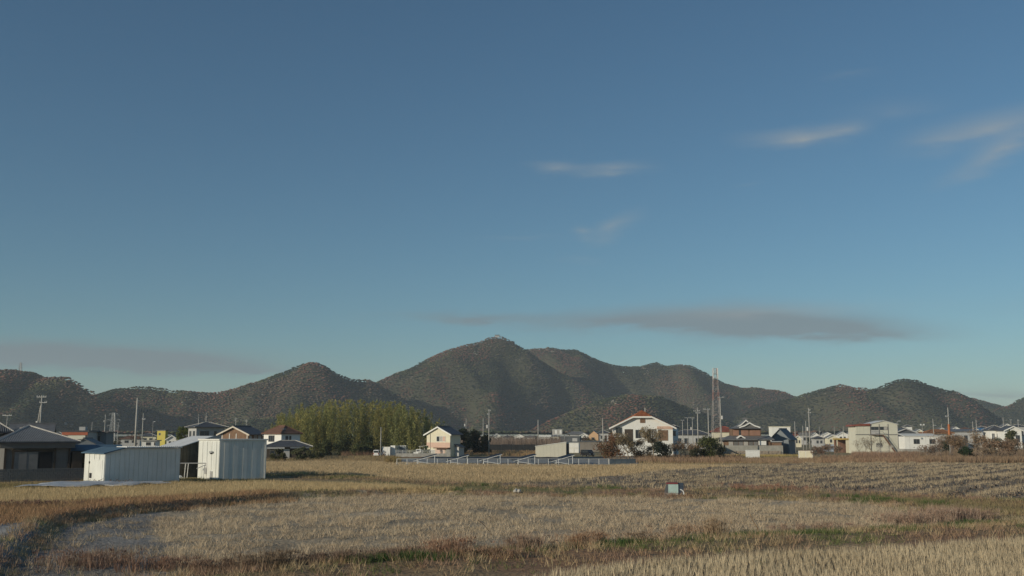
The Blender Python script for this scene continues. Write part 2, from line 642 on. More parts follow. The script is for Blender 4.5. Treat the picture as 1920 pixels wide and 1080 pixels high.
L_C = wpoly([(470, 903), (620, 902), (760, 912), (900, 918), (1100, 922), (1245, 928), (1440, 924), (1640, 932), (1900, 946), (2200, 955)])


def ground_z(x, y):
    """terraces and bunds of the paddies, metres"""
    x = np.asarray(x, float)
    y = np.asarray(y, float)
    ins = inpoly(x, y, Z2)
    dB = pdist(x, y, L_B)
    sd = np.where(ins, -dB, dB)
    step = np.interp(x, [-60, -24, -8, 4], [0.46, 0.46, 0.30, 0.16]) * np.clip((190 - y) / 60.0, 0, 1)
    near = (y < np.interp(x, [-30, 40], [52, 46])) & ~ins & (x > -16)
    up = np.where(near, 0.12, step)
    z = np.clip(sd / 0.5, 0, 1) * up
    z = z + 0.12 * np.exp(-((sd - 0.7) / 0.7) ** 2) * np.where(near, 0, 1) * np.clip((110 - y) / 15.0, 0, 1)
    z = z + 0.16 * np.exp(-(pdist(x, y, L_A) / 1.3) ** 2)
    z = z + 0.18 * np.exp(-(pdist(x, y, L_C) / 1.6) ** 2)
    cl = fbm(x / 0.9, y / 0.9, 2, 3) - 0.5
    z4 = inpoly(x, y, Z4)
    furrow = np.sin((x * 0.79 - y * 0.61) * 2 * math.pi / 4.5 + 2.2 * fbm(x / 16, y / 16, 1, 2))
    z = z + np.where(z4, cl * 0.42 + furrow * 0.16, cl * 0.20) + (fbm(x / 7, y / 7, 3, 3) - 0.5) * 0.16
    # mound under the far terrace, the yard of the two sheds
    return z


def zone_col(x, y):
    n = len(x)
    a, b = fbm(x / 3.2, y / 3.2, 0, 4), fbm(x / 11 + 7, y / 11, 1, 4)
    jx, jy = x + (fbm(x / 1.3, y / 1.3, 2, 3) - 0.5) * 1.6, y + (fbm(x / 1.3 + 9, y / 1.3, 3, 3) - 0.5) * 2.6
    base = np.array([0.29, 0.205, 0.118])[None] * (0.75 + 0.5 * a[:, None])
    green = np.array([0.15, 0.165, 0.06])[None]
    red = np.array([0.30, 0.165, 0.10])[None]
    gm = np.clip((b - 0.5) * 7, 0, 1)[:, None]
    rm = np.clip((0.47 - b) * 8, 0, 1)[:, None]
    c = base * (1 - gm * 0.6) + green * gm * 0.6
    c = c * (1 - rm * 0.6) + red * rm * 0.6
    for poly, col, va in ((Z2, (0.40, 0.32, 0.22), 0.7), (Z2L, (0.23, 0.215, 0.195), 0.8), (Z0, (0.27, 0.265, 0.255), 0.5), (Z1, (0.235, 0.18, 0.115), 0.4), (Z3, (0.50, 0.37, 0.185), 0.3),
                          (Z4, (0.27, 0.21, 0.15), 0.8), (Z5, (0.45, 0.335, 0.19), 0.5)):
        k = inpoly(jx, jy, poly)
        c[k] = (np.array(col)[None] * (1 - va / 2 + va * a[:, None]) * (0.8 + 0.4 * b[:, None]))[k]
    return c


fx = np.arange(-150, 150.1, 0.62)
fy = np.concatenate([np.arange(8, 120, 0.5), np.arange(120, 262, 0.85)])
FX, FY = np.meshgrid(fx, fy)
FZ = ground_z(FX, FY)
edge = np.minimum.reduce([(FX + 150), (150 - FX), (262 - FY)])
FZ = FZ - np.clip(1 - edge / 6.0, 0, 1) * 0.5
idx = np.arange(FX.size).reshape(FX.shape)
quads = np.stack([idx[:-1, :-1], idx[:-1, 1:], idx[1:, 1:], idx[1:, :-1]], -1).reshape(-1, 4)
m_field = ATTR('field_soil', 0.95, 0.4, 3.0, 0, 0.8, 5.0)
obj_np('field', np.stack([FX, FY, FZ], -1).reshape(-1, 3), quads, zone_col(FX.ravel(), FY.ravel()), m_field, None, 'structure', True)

# the plain, to the horizon
m_plain = MAT('plain_soil', (0.24, 0.195, 0.10), 0.95, 0.5, 0.012)
g0 = [-6000, -1500, -300, -150, 150, 300, 1500, 6000]
h0 = [-3000, -200, 8, 262, 700, 1500, 4000, 9000]
PX, PY = np.meshgrid(np.array(g0, float), np.array(h0, float))
idx = np.arange(PX.size).reshape(PX.shape)
quads = np.stack([idx[:-1, :-1], idx[:-1, 1:], idx[1:, 1:], idx[1:, :-1]], -1).reshape(-1, 4)
obj_np('ground', np.stack([PX, PY, PX * 0 - 0.42], -1).reshape(-1, 3), quads, None, m_plain, None, 'structure')

# unseen mound added left of the frame to shade the near field corner
bk = MB()
prof = [(-14, -0.6), (-5, 5.6), (4, 5.6), (15, -0.6)]
bk.prism(prof, 'x', -20, 22)
eb = bk.build('shade_mound', MAT('bank_grass', (0.12, 0.11, 0.05), 0.95, 0.4, 0.6), None, False, 'structure')
eb.location = (-54, 24, 0)
eb.rotation_euler = (0, 0, R(62))

# ---------------------------------------------------------------- building kit
def solve(x0, y0, ux, uy, p, zz=-3.0):
    k = (p - 960) / 1920.0
    return (k * (y0 * CT + zz * ST) - x0) / (ux - k * uy * CT)


def gz1(x, y):
    if -150 < x < 150 and 8 < y < 258:
        return float(ground_z(np.array([x]), np.array([y]))[0])
    return -0.42


M_GLASS = MAT('window_glass', (0.035, 0.042, 0.05), 0.08, 0.2, 2, spec=0.6)
M_CURT = MAT('window_curtain', (0.42, 0.40, 0.36), 0.8, 0.15, 3)
M_FRAME = MAT('window_frame_metal', (0.16, 0.155, 0.15), 0.5, 0.1, 3)
M_FRAMEW = MAT('window_frame_white', (0.62, 0.62, 0.6), 0.5, 0.1, 3)
M_CONC = MAT('concrete', (0.36, 0.35, 0.32), 0.9, 0.25, 0.9, 0.3, streak=0.4)
M_CONCP = MAT('pole_concrete', (0.40, 0.385, 0.35), 0.85, 0.15, 1.2)
M_STEEL = MAT('galvanised_steel', (0.46, 0.46, 0.45), 0.45, 0.12, 3, metallic=0.3)
M_WHITEP = MAT('white_painted_steel', (0.74, 0.74, 0.71), 0.5, 0.1, 2)
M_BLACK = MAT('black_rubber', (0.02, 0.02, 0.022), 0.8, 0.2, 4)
M_RIM = MAT('wheel_rim', (0.5, 0.5, 0.5), 0.35, 0.1, 4, metallic=0.8)
M_PORC = MAT('grey_porcelain', (0.55, 0.54, 0.52), 0.4, 0.1, 4)
TILE_DARK = MAT('dark_roof_tiles', (0.075, 0.078, 0.086), 0.55, 0.3, 1.2, 0.2, spec=0.4)
TILE_GREY = MAT('grey_roof_tiles', (0.15, 0.152, 0.155), 0.6, 0.3, 1.2, 0.2, spec=0.4)
TILE_ORANGE = MAT('orange_roof_tiles', (0.42, 0.145, 0.055), 0.7, 0.3, 1.5, 0.2)
TILE_BROWN = MAT('brown_roof_tiles', (0.16, 0.085, 0.055), 0.7, 0.3, 1.2, 0.2)
TILE_RED = MAT('red_roof_sheets', (0.23, 0.075, 0.05), 0.6, 0.3, 1.0, streak=0.4)
W_WHITE = MAT('white_render', (0.78, 0.775, 0.73), 0.85, 0.06, 0.8, streak=0.18)
W_CREAM = MAT('cream_render', (0.70, 0.655, 0.50), 0.85, 0.08, 0.8, streak=0.2)
W_GREY = MAT('grey_siding', (0.44, 0.44, 0.43), 0.8, 0.1, 0.8, streak=0.2)
W_BROWN = MAT('brown_boarding', (0.20, 0.125, 0.08), 0.85, 0.3, 1.2, streak=0.4)
W_BLUE = MAT('blue_grey_sheet', (0.165, 0.19, 0.21), 0.6, 0.15, 0.6, streak=0.3)
W_PINK = MAT('salmon_siding', (0.60, 0.42, 0.33), 0.85, 0.08, 0.8)
W_YELLOW = MAT('yellow_render', (0.52, 0.44, 0.10), 0.85, 0.1, 0.8)


class Bld:
    """a building: an Empty at its base, axes x along the front, y going back"""

    def __init__(self, name, label, pl, pn, pr, D, th=0.0, d=6.0, cat='house', group=None, zb=None):
        t = R(th)
        ux, uy = math.cos(t), math.sin(t)
        if pn is None:
            pn = pl if th >= 0 else pr
            depth = d
        else:
            depth = None
        X, Y = xat(pn, D), D
        if th >= 0:
            self.w = solve(X, Y, ux, uy, pr)
            self.d = depth or solve(X, Y, -uy, ux, pl)
            ox, oy = X, Y
        else:
            self.w = solve(X, Y, -ux, -uy, pl)
            self.d = depth or solve(X, Y, -uy, ux, pr)
            ox, oy = X - ux * self.w, Y - uy * self.w
        self.D = D
        zb = gz1(ox, oy) - 0.1 if zb is None else zb
        self.zb = zb
        self.t = thing(name, label, cat, (ox, oy, zb), t, group)
        self.ux, self.uy, self.o = ux, uy, (ox, oy)

    def z(self, py, back=0.0):
        return zat(py, self.D + back) - self.zb

    def part(self, name, mb, mat, parent=None, **k):
        return mb.build(name, mat, parent or self.t, **k)

    def walls(self, ze, mat, zr=None, axis=None, name='wall', z0=0.0):
        w, d = self.w, self.d
        m = MB()
        if axis == 'y':
            m.prism([(0, z0), (w, z0), (w, ze), (w / 2, zr), (0, ze)], 'y', 0, d)
        elif axis == 'x':
            m.prism([(0, z0), (d, z0), (d, ze), (d / 2, zr), (0, ze)], 'x', 0, w)
        elif axis == 'mono_x':       # top rises from left to right
            m.prism([(0, z0), (w, z0), (w, zr), (0, ze)], 'y', 0, d)
        else:
            m.box(0, w, 0, d, z0, ze)
        self.ze = ze
        return self.part(name, m, mat)

    def gable(self, ze, zr, mat, axis, oe=0.6, og=0.5, th=0.16, trim=None, name='roof'):
        w, d = self.w, self.d
        L = w if axis == 'y' else d
        s = (zr - ze) / (L / 2)
        e = 0.03
        pr = [(-oe, ze - oe * s + e), (L / 2, zr + e), (L + oe, ze - oe * s + e), (L + oe, ze - oe * s + e + th), (L / 2, zr + th + e), (-oe, ze - oe * s + th + e)]
        a, b = (-og, d + og) if axis == 'y' else (-og, w + og)
        r = self.part(name, MB().prism(pr, axis, a, b), mat)
        cap = MB()
        if axis == 'y':
            cap.box(L / 2 - 0.14, L / 2 + 0.14, a - 0.02, b + 0.02, zr + th - 0.05, zr + th + 0.2)
        else:
            cap.box(a - 0.02, b + 0.02, L / 2 - 0.14, L / 2 + 0.14, zr + th - 0.05, zr + th + 0.2)
        self.part('ridge_cap', cap, mat, r)
        if trim:
            g = MB()
            q = 0.22
            pt = [(-oe - .02, ze - oe * s - q), (L / 2, zr - q), (L + oe + .02, ze - oe * s - q), (L + oe + .02, ze - oe * s + th), (L / 2, zr + th), (-oe - .02, ze - oe * s + th)]
            g.prism(pt, axis, a - 0.09, a - 0.01)
            self.part('bargeboard', g, trim, r)
        return r

    def hip(self, ze, zr, mat, o=0.6, th=0.16, rl=None, axis=None, name='roof'):
        w, d = self.w, self.d
        axis = axis or ('x' if w >= d else 'y')
        m = MB()
        x0, x1, y0, y1 = -o, w + o, -o, d + o
        if axis == 'x':
            k = (y1 - y0) / 2 if rl is None else (x1 - x0 - rl) / 2
            k = min(k, (x1 - x0) / 2 - 0.02)
            a, b = (x0 + k, (y0 + y1) / 2, zr), (x1 - k, (y0 + y1) / 2, zr)
        else:
            k = (x1 - x0) / 2 if rl is None else (y1 - y0 - rl) / 2
            k = min(k, (y1 - y0) / 2 - 0.02)
            a, b = ((x0 + x1) / 2, y0 + k, zr), ((x0 + x1) / 2, y1 - k, zr)
        lo, hi = ze, ze + th
        v = [(x0, y0, lo), (x1, y0, lo), (x1, y1, lo), (x0, y1, lo), (x0, y0, hi), (x1, y0, hi), (x1, y1, hi), (x0, y1, hi), a, b]
        f = [(3, 2, 1, 0), (0, 1, 5, 4), (1, 2, 6, 5), (2, 3, 7, 6), (3, 0, 4, 7)]
        if axis == 'x':
            f += [(4, 5, 9, 8), (5, 6, 9), (6, 7, 8, 9), (7, 4, 8)]
        else:
            f += [(4, 5, 8), (5, 6, 9, 8), (6, 7, 9), (7, 4, 8, 9)]
        m.add(v, f)
        r = self.part(name, m, mat)
        c = MB()
        for p, q in ((v[4], a), (v[7], a if axis == 'x' else b), (v[5], b if axis == 'x' else a), (v[6], b), (a, b)):
            if (Vector(p) - Vector(q)).length > 0.3:
                c.rod(p, q, 0.13, 0.13, 5)
        self.part('ridge_cap', c, MAT('ridge_mortar', (0.42, 0.40, 0.36), 0.8, 0.2, 1.5) if mat is TILE_DARK else mat, r)
        return r

    def fx(self, face):
        w, d = self.w, self.d
        if face == 'f':
            return w, lambda u, o, z: (u, -o, z)
        if face == 'l':
            return d, lambda u, o, z: (-o, d - u, z)
        return d, lambda u, o, z: (w + o, u, z)

    def fbox(self, m, face, u0, u1, o0, o1, z0, z1):
        _, f = self.fx(face)
        vs = [f(u, o, z) for z in (z0, z1) for (u, o) in ((u0, o0), (u1, o0), (u1, o1), (u0, o1))]
        return m.add(vs, [(0, 3, 2, 1), (4, 5, 6, 7), (0, 1, 5, 4), (1, 2, 6, 5), (2, 3, 7, 6), (3, 0, 4, 7)])

    def panel(self, name, face, a0, a1, z0, z1, mat, out=0.05, parent=None, base=0.004):
        L, _ = self.fx(face)
        return self.part(name, self.fbox(MB(), face, a0 * L, a1 * L, base, out, z0, z1), mat, parent)

    def window(self, face, a0, a1, z0, z1, fm=None, gm=None, split=1, sill=False, out=0.07):
        L, _ = self.fx(face)
        u0, u1 = a0 * L, a1 * L
        t = min(0.09, (u1 - u0) * 0.12)
        m = MB()
        self.fbox(m, face, u0, u1, 0.003, out, z1 - t, z1)
        self.fbox(m, face, u0, u1, 0.003, out, z0, z0 + t)
        self.fbox(m, face, u0, u0 + t, 0.003, out, z0 + t, z1 - t)
        self.fbox(m, face, u1 - t, u1, 0.003, out, z0 + t, z1 - t)
        for k in range(1, split + 1):
            if k <= split - 0:
                uc = u0 + (u1 - u0) * k / (split + 1)
                self.fbox(m, face, uc - t / 2, uc + t / 2, 0.003, out - 0.01, z0 + t, z1 - t)
        wn_ = self.part('window', m, fm or M_FRAME)
        for k in range(split + 1):
            ua = u0 + (u1 - u0) * k / (split + 1) + t / 2
            ub = u0 + (u1 - u0) * (k + 1) / (split + 1) - t / 2
            gg = gm[k] if isinstance(gm, (list, tuple)) else (gm or M_GLASS)
            self.part('pane', self.fbox(MB(), face, ua + 0.002, ub - 0.002, 0.004, 0.03, z0 + t, z1 - t), gg, wn_)
        if sill:
            self.part('sill', self.fbox(MB(), face, u0 - 0.1, u1 + 0.1, 0.003, 0.16, z0 - 0.1, z0 - 0.005), fm or M_FRAME, wn_)
        return wn_

    def antenna(self, u, v, zb, h):
        m = MB().rod((u, v, zb), (u, v, zb + h), 0.05, 0.04, 5)
        for k, q in enumerate((0.9, 0.8, 0.66)):
            m.rod((u - 0.7, v, zb + h * q), (u + 0.7, v, zb + h * q), 0.025, 0.025, 4)
        return self.part('antenna', m, M_STEEL)


# ---------------------------------------------------------------- sheds in the left foreground
M_SHEDW = MAT('white_sheet_steel', (0.70, 0.71, 0.66), 0.6, 0.07, 0.7, streak=0.35)
M_SHEDG = MAT('grey_sheet_steel', (0.74, 0.725, 0.66), 0.6, 0.08, 0.5, streak=0.3)
M_ROOFB = MAT('blue_roof_sheets', (0.075, 0.13, 0.18), 0.6, 0.2, 0.7, streak=0.25)
M_ROOFW = MAT('pale_roof_sheets', (0.66, 0.67, 0.66), 0.5, 0.12, 0.7, streak=0.3)
M_RUST = MAT('brown_weathered_boards', (0.16, 0.135, 0.095), 0.9, 0.3, 0.9, streak=0.5)


def cladding(b, face, n, z0, z1f, mat, out=0.03, name='panel'):
    """upright sheets side by side, each one a piece; z1f gives the top at a fraction of the face"""
    L, _ = b.fx(face)
    for k in range(n):
        a0, a1 = k / n * L + 0.012, (k + 1) / n * L - 0.012
        o = out + 0.035 * (k % 2) + random.uniform(0, 0.012)
        m = MB()
        _, f = b.fx(face)
        za, zb_ = z1f(k / n), z1f((k + 1) / n)
        vs = [f(a0, 0.003, z0), f(a1, 0.003, z0), f(a1, o, z0), f(a0, o, z0), f(a0, 0.003, za), f(a1, 0.003, zb_), f(a1, o, zb_), f(a0, o, za)]
        m.add(vs, [(0, 3, 2, 1), (4, 5, 6, 7), (0, 1, 5, 4), (1, 2, 6, 5), (2, 3, 7, 6), (3, 0, 4, 7)])
        b.part(name, m, mat)


# the tall white shed
b = Bld('storage_shed', 'tall white sheet-metal shed with flat roof, right of the long grey shed', 372, 412, 498, 112, 33.5, cat='shed')
h = b.z(826)
b.walls(h, M_SHEDW)
cladding(b, 'f', 10, 0, lambda a: h - 0.12, M_SHEDG)
cladding(b, 'l', 9, 0, lambda a: h - 0.12, M_SHEDW)
b.part('roof', MB().box(-0.12, b.w + 0.15, -0.15, b.d + 0.15, h + 0.004, h + 0.16), M_SHEDG)
b.panel('vent', 'l', 0.62, 0.70, h * 0.66, h * 0.72, M_BLACK, 0.16)
b.panel('vent_hood', 'l', 0.64, 0.76, h * 0.69, h * 0.73, M_STEEL, 0.3, base=0.165)
b.panel('vent_grille', 'l', 0.36, 0.46, h * 0.15, h * 0.31, M_STEEL, 0.12)
b.panel('vent_grille', 'l', 0.64, 0.74, h * 0.07, h * 0.23, M_STEEL, 0.12)
b.panel('corner_post', 'f', 0.975, 1.0, 0, h, M_SHEDG, 0.14, base=0.09)

# the long grey shed: lower end with the blue roof
b = Bld('long_shed', 'long low shed, bright white end wall and shaded grey side under blue roof', 159, 199, 337, 101.3, 39, cat='shed')
h1, h2 = b.z(850.5), b.z(840.5, 3.0)
wA, dA = b.w, b.d
s_ = 0.24 * wA
dB_ = min(2.4, dA)
b.part('wall', MB().prism([(0, 0), (s_, 0), (s_, h2), (0, h1)], 'y', 0, dA), M_SHEDG)
b.part('wall', MB().box(s_ + 0.003, wA, 0, dB_, 0, h2), M_SHEDG)
cladding(b, 'l', 8, 0, lambda a: h1 - 0.06, M_SHEDW)
cladding(b, 'f', 16, 0, lambda a: min(h1 + (h2 - h1) * a / 0.24, h2) - 0.08, M_SHEDG, 0.02)
rf = MB()
rf.prism([(-0.25, h1 - 0.04), (s_, h2 + 0.02), (s_, h2 + 0.12), (-0.25, h1 + 0.06)], 'y', -0.3, dA + 0.6)
rb = b.part('roof', rf, M_ROOFB, label='blue sheet roof sloping over the white end wall')
r2 = MB().box(s_ + 0.01, wA + 0.1, -0.25, dB_ + 0.4, h2 + 0.03, h2 + 0.12)
r2o = b.part('roof', r2, M_ROOFW)
rr = MB()
for k in range(26):
    x = s_ + 0.15 + (wA - s_ - 0.2) * k / 26
    rr.box(x, x + 0.1, -0.31, dB_ + 0.4, h2 + 0.122, h2 + 0.19)
b.part('roof_corrugation', rr, M_ROOFW, r2o, kind='stuff')
b.panel('door', 'l', 0.50, 0.92, 0.05, h1 * 0.80, M_SHEDW, 0.10, base=0.075)
b.panel('wall_hatch', 'l', 0.30, 0.42, h1 * 0.20, h1 * 0.36, M_BLACK, 0.09)
b.panel('wall_hatch', 'l', 0.24, 0.28, h1 * 0.66, h1 * 0.73, M_BLACK, 0.09)
long_shed = b
# lean-to roof on the far side, blue, reaching the tiled house
bl = Bld('lean_to', 'blue-roofed open lean-to between the tiled house and the long grey shed', 116, None, 225, 117, 18, 3.0, 'shed')
hl = bl.z(846)
rfl = MB().prism([(-0.2, hl), (bl.d + 0.2, hl + 0.62), (bl.d + 0.2, hl + 0.7), (-0.2, hl + 0.08)], 'x', 0, bl.w)
bl.part('roof', rfl, M_ROOFB)
for q in (0.02, 0.34, 0.66, 0.97):
    bl.part('post', MB().box(q * bl.w, q * bl.w + 0.1, 0.05, 0.15, 0, hl + 0.01), M_RUST)
bl.part('back_wall', MB().box(0, bl.w, bl.d - 0.1, bl.d, 0, hl + 0.5), M_RUST)

# the brown-walled shed whose pale roof slopes to the left
b = Bld('brown_shed', 'dark brown board shed with pale single-pitch roof behind the white shed', 300, 337.5, 392, 119, 42, cat='shed')
ha, hb = b.z(838.5), b.z(838.5) + 1.05 * b.w / 2.6 * 0.55
hb = ha + (b.w * 0.30)
b.walls(ha, M_RUST, hb, 'mono_x')
cladding(b, 'f', 9, 0, lambda a: ha + (hb - ha) * a - 0.03, M_RUST, 0.02, 'board')
sl = (hb - ha) / b.w
b.part('roof', MB().prism([(-0.35, ha - 0.35 * sl + .02), (b.w + 0.3, hb + 0.3 * sl + .02), (b.w + 0.3, hb + 0.3 * sl + 0.1), (-0.35, ha - 0.35 * sl + 0.1)], 'y', -0.3, b.d + 0.2), M_ROOFW)

# things standing round the sheds
GT = lambda a, b: G(a, b, 0.47)
lad = GT(256, 902)
t = thing('ladder', 'white aluminium ladder lying on edge along the long grey shed', 'ladder', (lad.x, lad.y, gz1(lad.x, lad.y)), R(39))
LL = 6.2
for z in (0.02, 0.44):
    t_ = MB().box(-LL / 2, LL / 2, -0.04, 0.04, z, z + 0.06).build('rail', M_STEEL, t)
for k in range(13):
    x = -LL / 2 + 0.2 + (LL - 0.4) * k / 12
    MB().box(x - 0.03, x + 0.03, -0.025, 0.025, 0.081, 0.439).build('rung', M_WHITEP, t)
pb = GT(307.5, 900)
o = MB().add([(-0.07, 0, 0), (0.07, 0, 0), (-0.17, 0.22, 1.55), (-0.03, 0.22, 1.55), (-0.07, 0.05, 0), (0.07, 0.05, 0), (-0.17, 0.27, 1.55), (-0.03, 0.27, 1.55)],
             [(0, 1, 3, 2), (4, 6, 7, 5), (0, 4, 5, 1), (2, 3, 7, 6), (0, 2, 6, 4), (1, 5, 7, 3)]).build('plank', M_WHITEP)
o.location = (pb.x, pb.y + 0.1, gz1(pb.x, pb.y))
o.rotation_euler = (0, 0, R(30))
tag(o, 'narrow white board propped upright against the long grey shed', 'board')
q = GT(352, 897)
t = thing('steel_frame', 'grey steel clothes-drying frame between brown shed and tall white shed', 'drying rack', (q.x, q.y - 1.0, gz1(q.x, q.y)), R(8))
MB().rod((-0.75, 0, 1.75), (2.3, 0, 1.75), 0.06).build('bar', M_STEEL, t)
for x in (-0.02, 0.28):
    MB().rod((x - 0.06, 0, 0), (x + 0.04, 0, 1.70), 0.05).build('leg', M_STEEL, t)
MB().rod((2.28, 0, 1.1), (2.32, 0, 1.95), 0.10).build('end_bracket', M_STEEL, t)
MB().rod((1.2, 0, 1.15), (2.2, 0, 1.6), 0.05).build('brace', M_STEEL, t)
q = GT(339.5, 897)
bs = MB()
for k in range(6):
    a0, a1 = math.pi / 2 * k / 6, math.pi / 2 * (k + 1) / 6
    bs.rod((0, 0, 0.42 * math.sin(a0)), (0, 0, 0.42 * math.sin(a1)), 0.36 * math.cos(a0) + 0.005, 0.36 * math.cos(a1) + 0.005, 12)
o = bs.build('water_tub', M_WHITEP)
o.location = (q.x, q.y - 0.5, gz1(q.x, q.y) - 0.02)
tag(o, 'small round white upturned tub at the foot of the brown shed', 'tub')

# ---------------------------------------------------------------- tiled house at the left edge
M_PLAS = MAT('aged_plaster', (0.155, 0.152, 0.145), 0.9, 0.15, 0.8, streak=0.3)
M_DKW = MAT('dark_timber', (0.07, 0.055, 0.042), 0.85, 0.25, 2)
M_SHUT = MAT('grey_shutter', (0.20, 0.195, 0.19), 0.7, 0.15, 1.0)
b = Bld('tiled_house', 'old single-storey house with dark tiled hip roof at the left edge', -20, 9, 132, 113, 30, cat='house')
ze, zr = b.z(831), b.z(797, 3)
W0, D0_ = b.w, b.d
b.d = max(b.d, 8.0)
b.walls(ze - 0.1, M_PLAS)
rf = b.hip(ze, zr, TILE_DARK, 0.9, 0.14, rl=0.8)
tr = MB()
o_ = 0.9
x0, x1, y0 = -o_, b.w + o_, -o_
xm, ym = (x0 + x1) / 2, b.d / 2
nt = 46
for k in range(nt):                       # round tile ridges running up the front slope
    x = x0 + 0.15 + (x1 - x0 - 0.3) * k / (nt - 1)
    f_ = min(1.0, (x - x0) / (xm - 0.4 - x0), (x1 - x) / (x1 - xm - 0.4))
    tr.rod((x, y0 - 0.02, ze + 0.15), (x, y0 + (ym - y0) * f_, ze + 0.15 + (zr - ze - 0.14) * f_), 0.075, 0.075, 5)
b.part('tile_ridges', tr, TILE_GREY, rf, kind='stuff')
b.part('eave_board', MB().box(-0.5, b.w + 0.35, -0.62, -0.5, ze - 0.55, ze - 0.004), M_PLAS)
b.panel('shutter', 'f', 0.15, 0.335, 0.75, ze - 0.95, M_SHUT, 0.09)
b.panel('shutter', 'f', 0.337, 0.50, 0.75, ze - 0.95, M_SHUT, 0.07)
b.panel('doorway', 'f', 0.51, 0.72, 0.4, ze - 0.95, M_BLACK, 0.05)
for a in (0.0, 0.12, 0.74, 0.96):
    b.panel('wall_post', 'f', a, a + 0.03, 0, ze - 0.6, M_DKW, 0.13)
b.panel('lintel', 'f', 0.11, 0.75, ze - 0.93, ze - 0.72, M_DKW, 0.16)
b.panel('annex_wall', 'f', 1.02, 1.17, 0.2, ze - 1.0, M_DKW, 0.3, base=-2.0)

b = Bld('main_house', 'larger dark-tiled roof cut off by the left edge of the picture', -150, None, 6, 121, 30, 8.0, 'house')
ze, zr = b.z(812), b.z(772, 4)
b.walls(ze - 0.1, M_PLAS)
rf = b.hip(ze, zr, TILE_DARK, 0.9, 0.16, rl=4.0)
tr = MB()
for k in range(44):
    x = -0.75 + (b.w + 1.5) * k / 43
    f_ = min(1.0, (x + 0.9) / (b.d / 2), (b.w + 0.9 - x) / (b.d / 2))
    tr.rod((x, -0.92, ze + 0.17), (x, -0.9 + (b.d / 2 + 0.9) * f_, ze + 0.17 + (zr - ze - 0.16) * f_), 0.08, 0.08, 5)
b.part('tile_ridges', tr, TILE_GREY, rf, kind='stuff')

b = Bld('barn', 'grey gable-roofed outbuilding just behind the tiled house', 20, None, 92, 140, 22, 7.0, 'barn')
ze, zr = b.z(812), b.z(797, 3)
b.walls(ze, M_PLAS, zr, 'x')
b.gable(ze, zr, TILE_GREY, 'x', 0.6, 0.5, trim=None)

# low yard wall of concrete blocks
wl_a, wl_b = GT(-60, 905), GT(160, 900)
vx = wl_b - wl_a
t = thing('block_wall', 'low grey concrete yard wall in front of the tiled house', 'wall', (wl_a.x, wl_a.y, gz1(wl_a.x, wl_a.y) - 0.1), math.atan2(vx.y, vx.x))
LW = vx.length
nb, rows = 26, 5
bm_ = MB().box(0, LW / nb - 0.02, 0, 0.14, 0, 0.245).mesh('block', MAT('dark_block', (0.20, 0.195, 0.18), 0.95, 0.25, 1.2, 0.3))
for r_ in range(rows):
    for k in range(nb):
        o = bpy.data.objects.new('block', bm_)
        COL.objects.link(o)
        o.parent = t
        o.location = (k * LW / nb + (r_ % 2) * LW / nb / 2, random.uniform(-0.008, 0.008), r_ * 0.26)
MB().box(0, LW, -0.02, 0.16, rows * 0.26, rows * 0.26 + 0.07).build('coping', _M['dark_block'], t)

# silver sheet lying on the stubble, with cut brush on it
cs = GT(178, 913)
nx_, ny_ = 40, 26
u, v = np.meshgrid(np.linspace(-1, 1, nx_), np.linspace(-1, 1, ny_))
rr_ = np.hypot(u, v)
ang = np.arctan2(v, u)
lim = 0.82 + 0.16 * np.sin(3 * ang + 0.7) + 0.08 * np.sin(7 * ang)
fac = np.minimum(1, lim / np.maximum(np.maximum(np.abs(u), np.abs(v)), 1e-3))
sx, sy = cs.x + u * 7.2 * fac * 0.9, cs.y + v * 5.5 * fac * 0.9
sz = ground_z(sx, sy) + 0.26 + 0.22 * (1 - np.clip(rr_, 0, 1)) + 0.12 * fbm(u * 4, v * 4, 1, 3) - 0.10 * np.clip(np.maximum(np.abs(u), np.abs(v)) - 0.8, 0, 1)
idx = np.arange(u.size).reshape(u.shape)
qd = np.stack([idx[:-1, :-1], idx[:-1, 1:], idx[1:, 1:], idx[1:, :-1]], -1).reshape(-1, 4)
o = obj_np('tarpaulin', np.stack([sx, sy, sz], -1).reshape(-1, 3), qd, None, MAT('silver_sheet', (0.42, 0.44, 0.46), 0.55, 0.25, 0.8, 0.4), smooth=True)
tag(o, 'flat silver-grey sheet spread on the stubble before the long grey shed', 'tarpaulin')
br = MB()
for k in range(60):
    a = random.uniform(0, 6.28)
    px_, py_ = random.gauss(0, 1.3), random.gauss(0, 0.5)
    l_ = random.uniform(0.3, 0.9)
    br.rod((px_, py_, 0.02), (px_ + l_ * math.cos(a), py_ + l_ * math.sin(a), random.uniform(0.1, 0.5)), 0.025, 0.012, 4)
o = br.build('brushwood', W_BROWN, None, False, 'stuff')
q = GT(196, 911)
o.location = (q.x, q.y, gz1(q.x, q.y) + 0.25)
o['label'] = 'small pile of dark cut twigs on the silver sheet'

# ---------------------------------------------------------------- houses behind the sheds
b = Bld('hip_roof_house', 'two-storey pale house with dark hip roof behind the brown shed', 352, 367, 420, 285, 35)
ze, zr = b.z(801.5), b.z(791.5, 3)
b.walls(ze, W_GREY)
b.hip(ze, zr, TILE_DARK, 0.9)
b.window('l', 0.15, 0.40, ze * 0.62, ze * 0.88)
b.window('l', 0.60, 0.86, ze * 0.62, ze * 0.88)
b.window('f', 0.12, 0.45, ze * 0.66, ze * 0.88)
b.window('f', 0.62, 0.72, ze * 0.72, ze * 0.88)
b.window('f', 0.2, 0.5, ze * 0.15, ze * 0.38)
b.antenna(b.w * 0.1, 1, zr - 1.0, 3.2)
b.antenna(b.w * 0.45, 3, zr, 2.6)

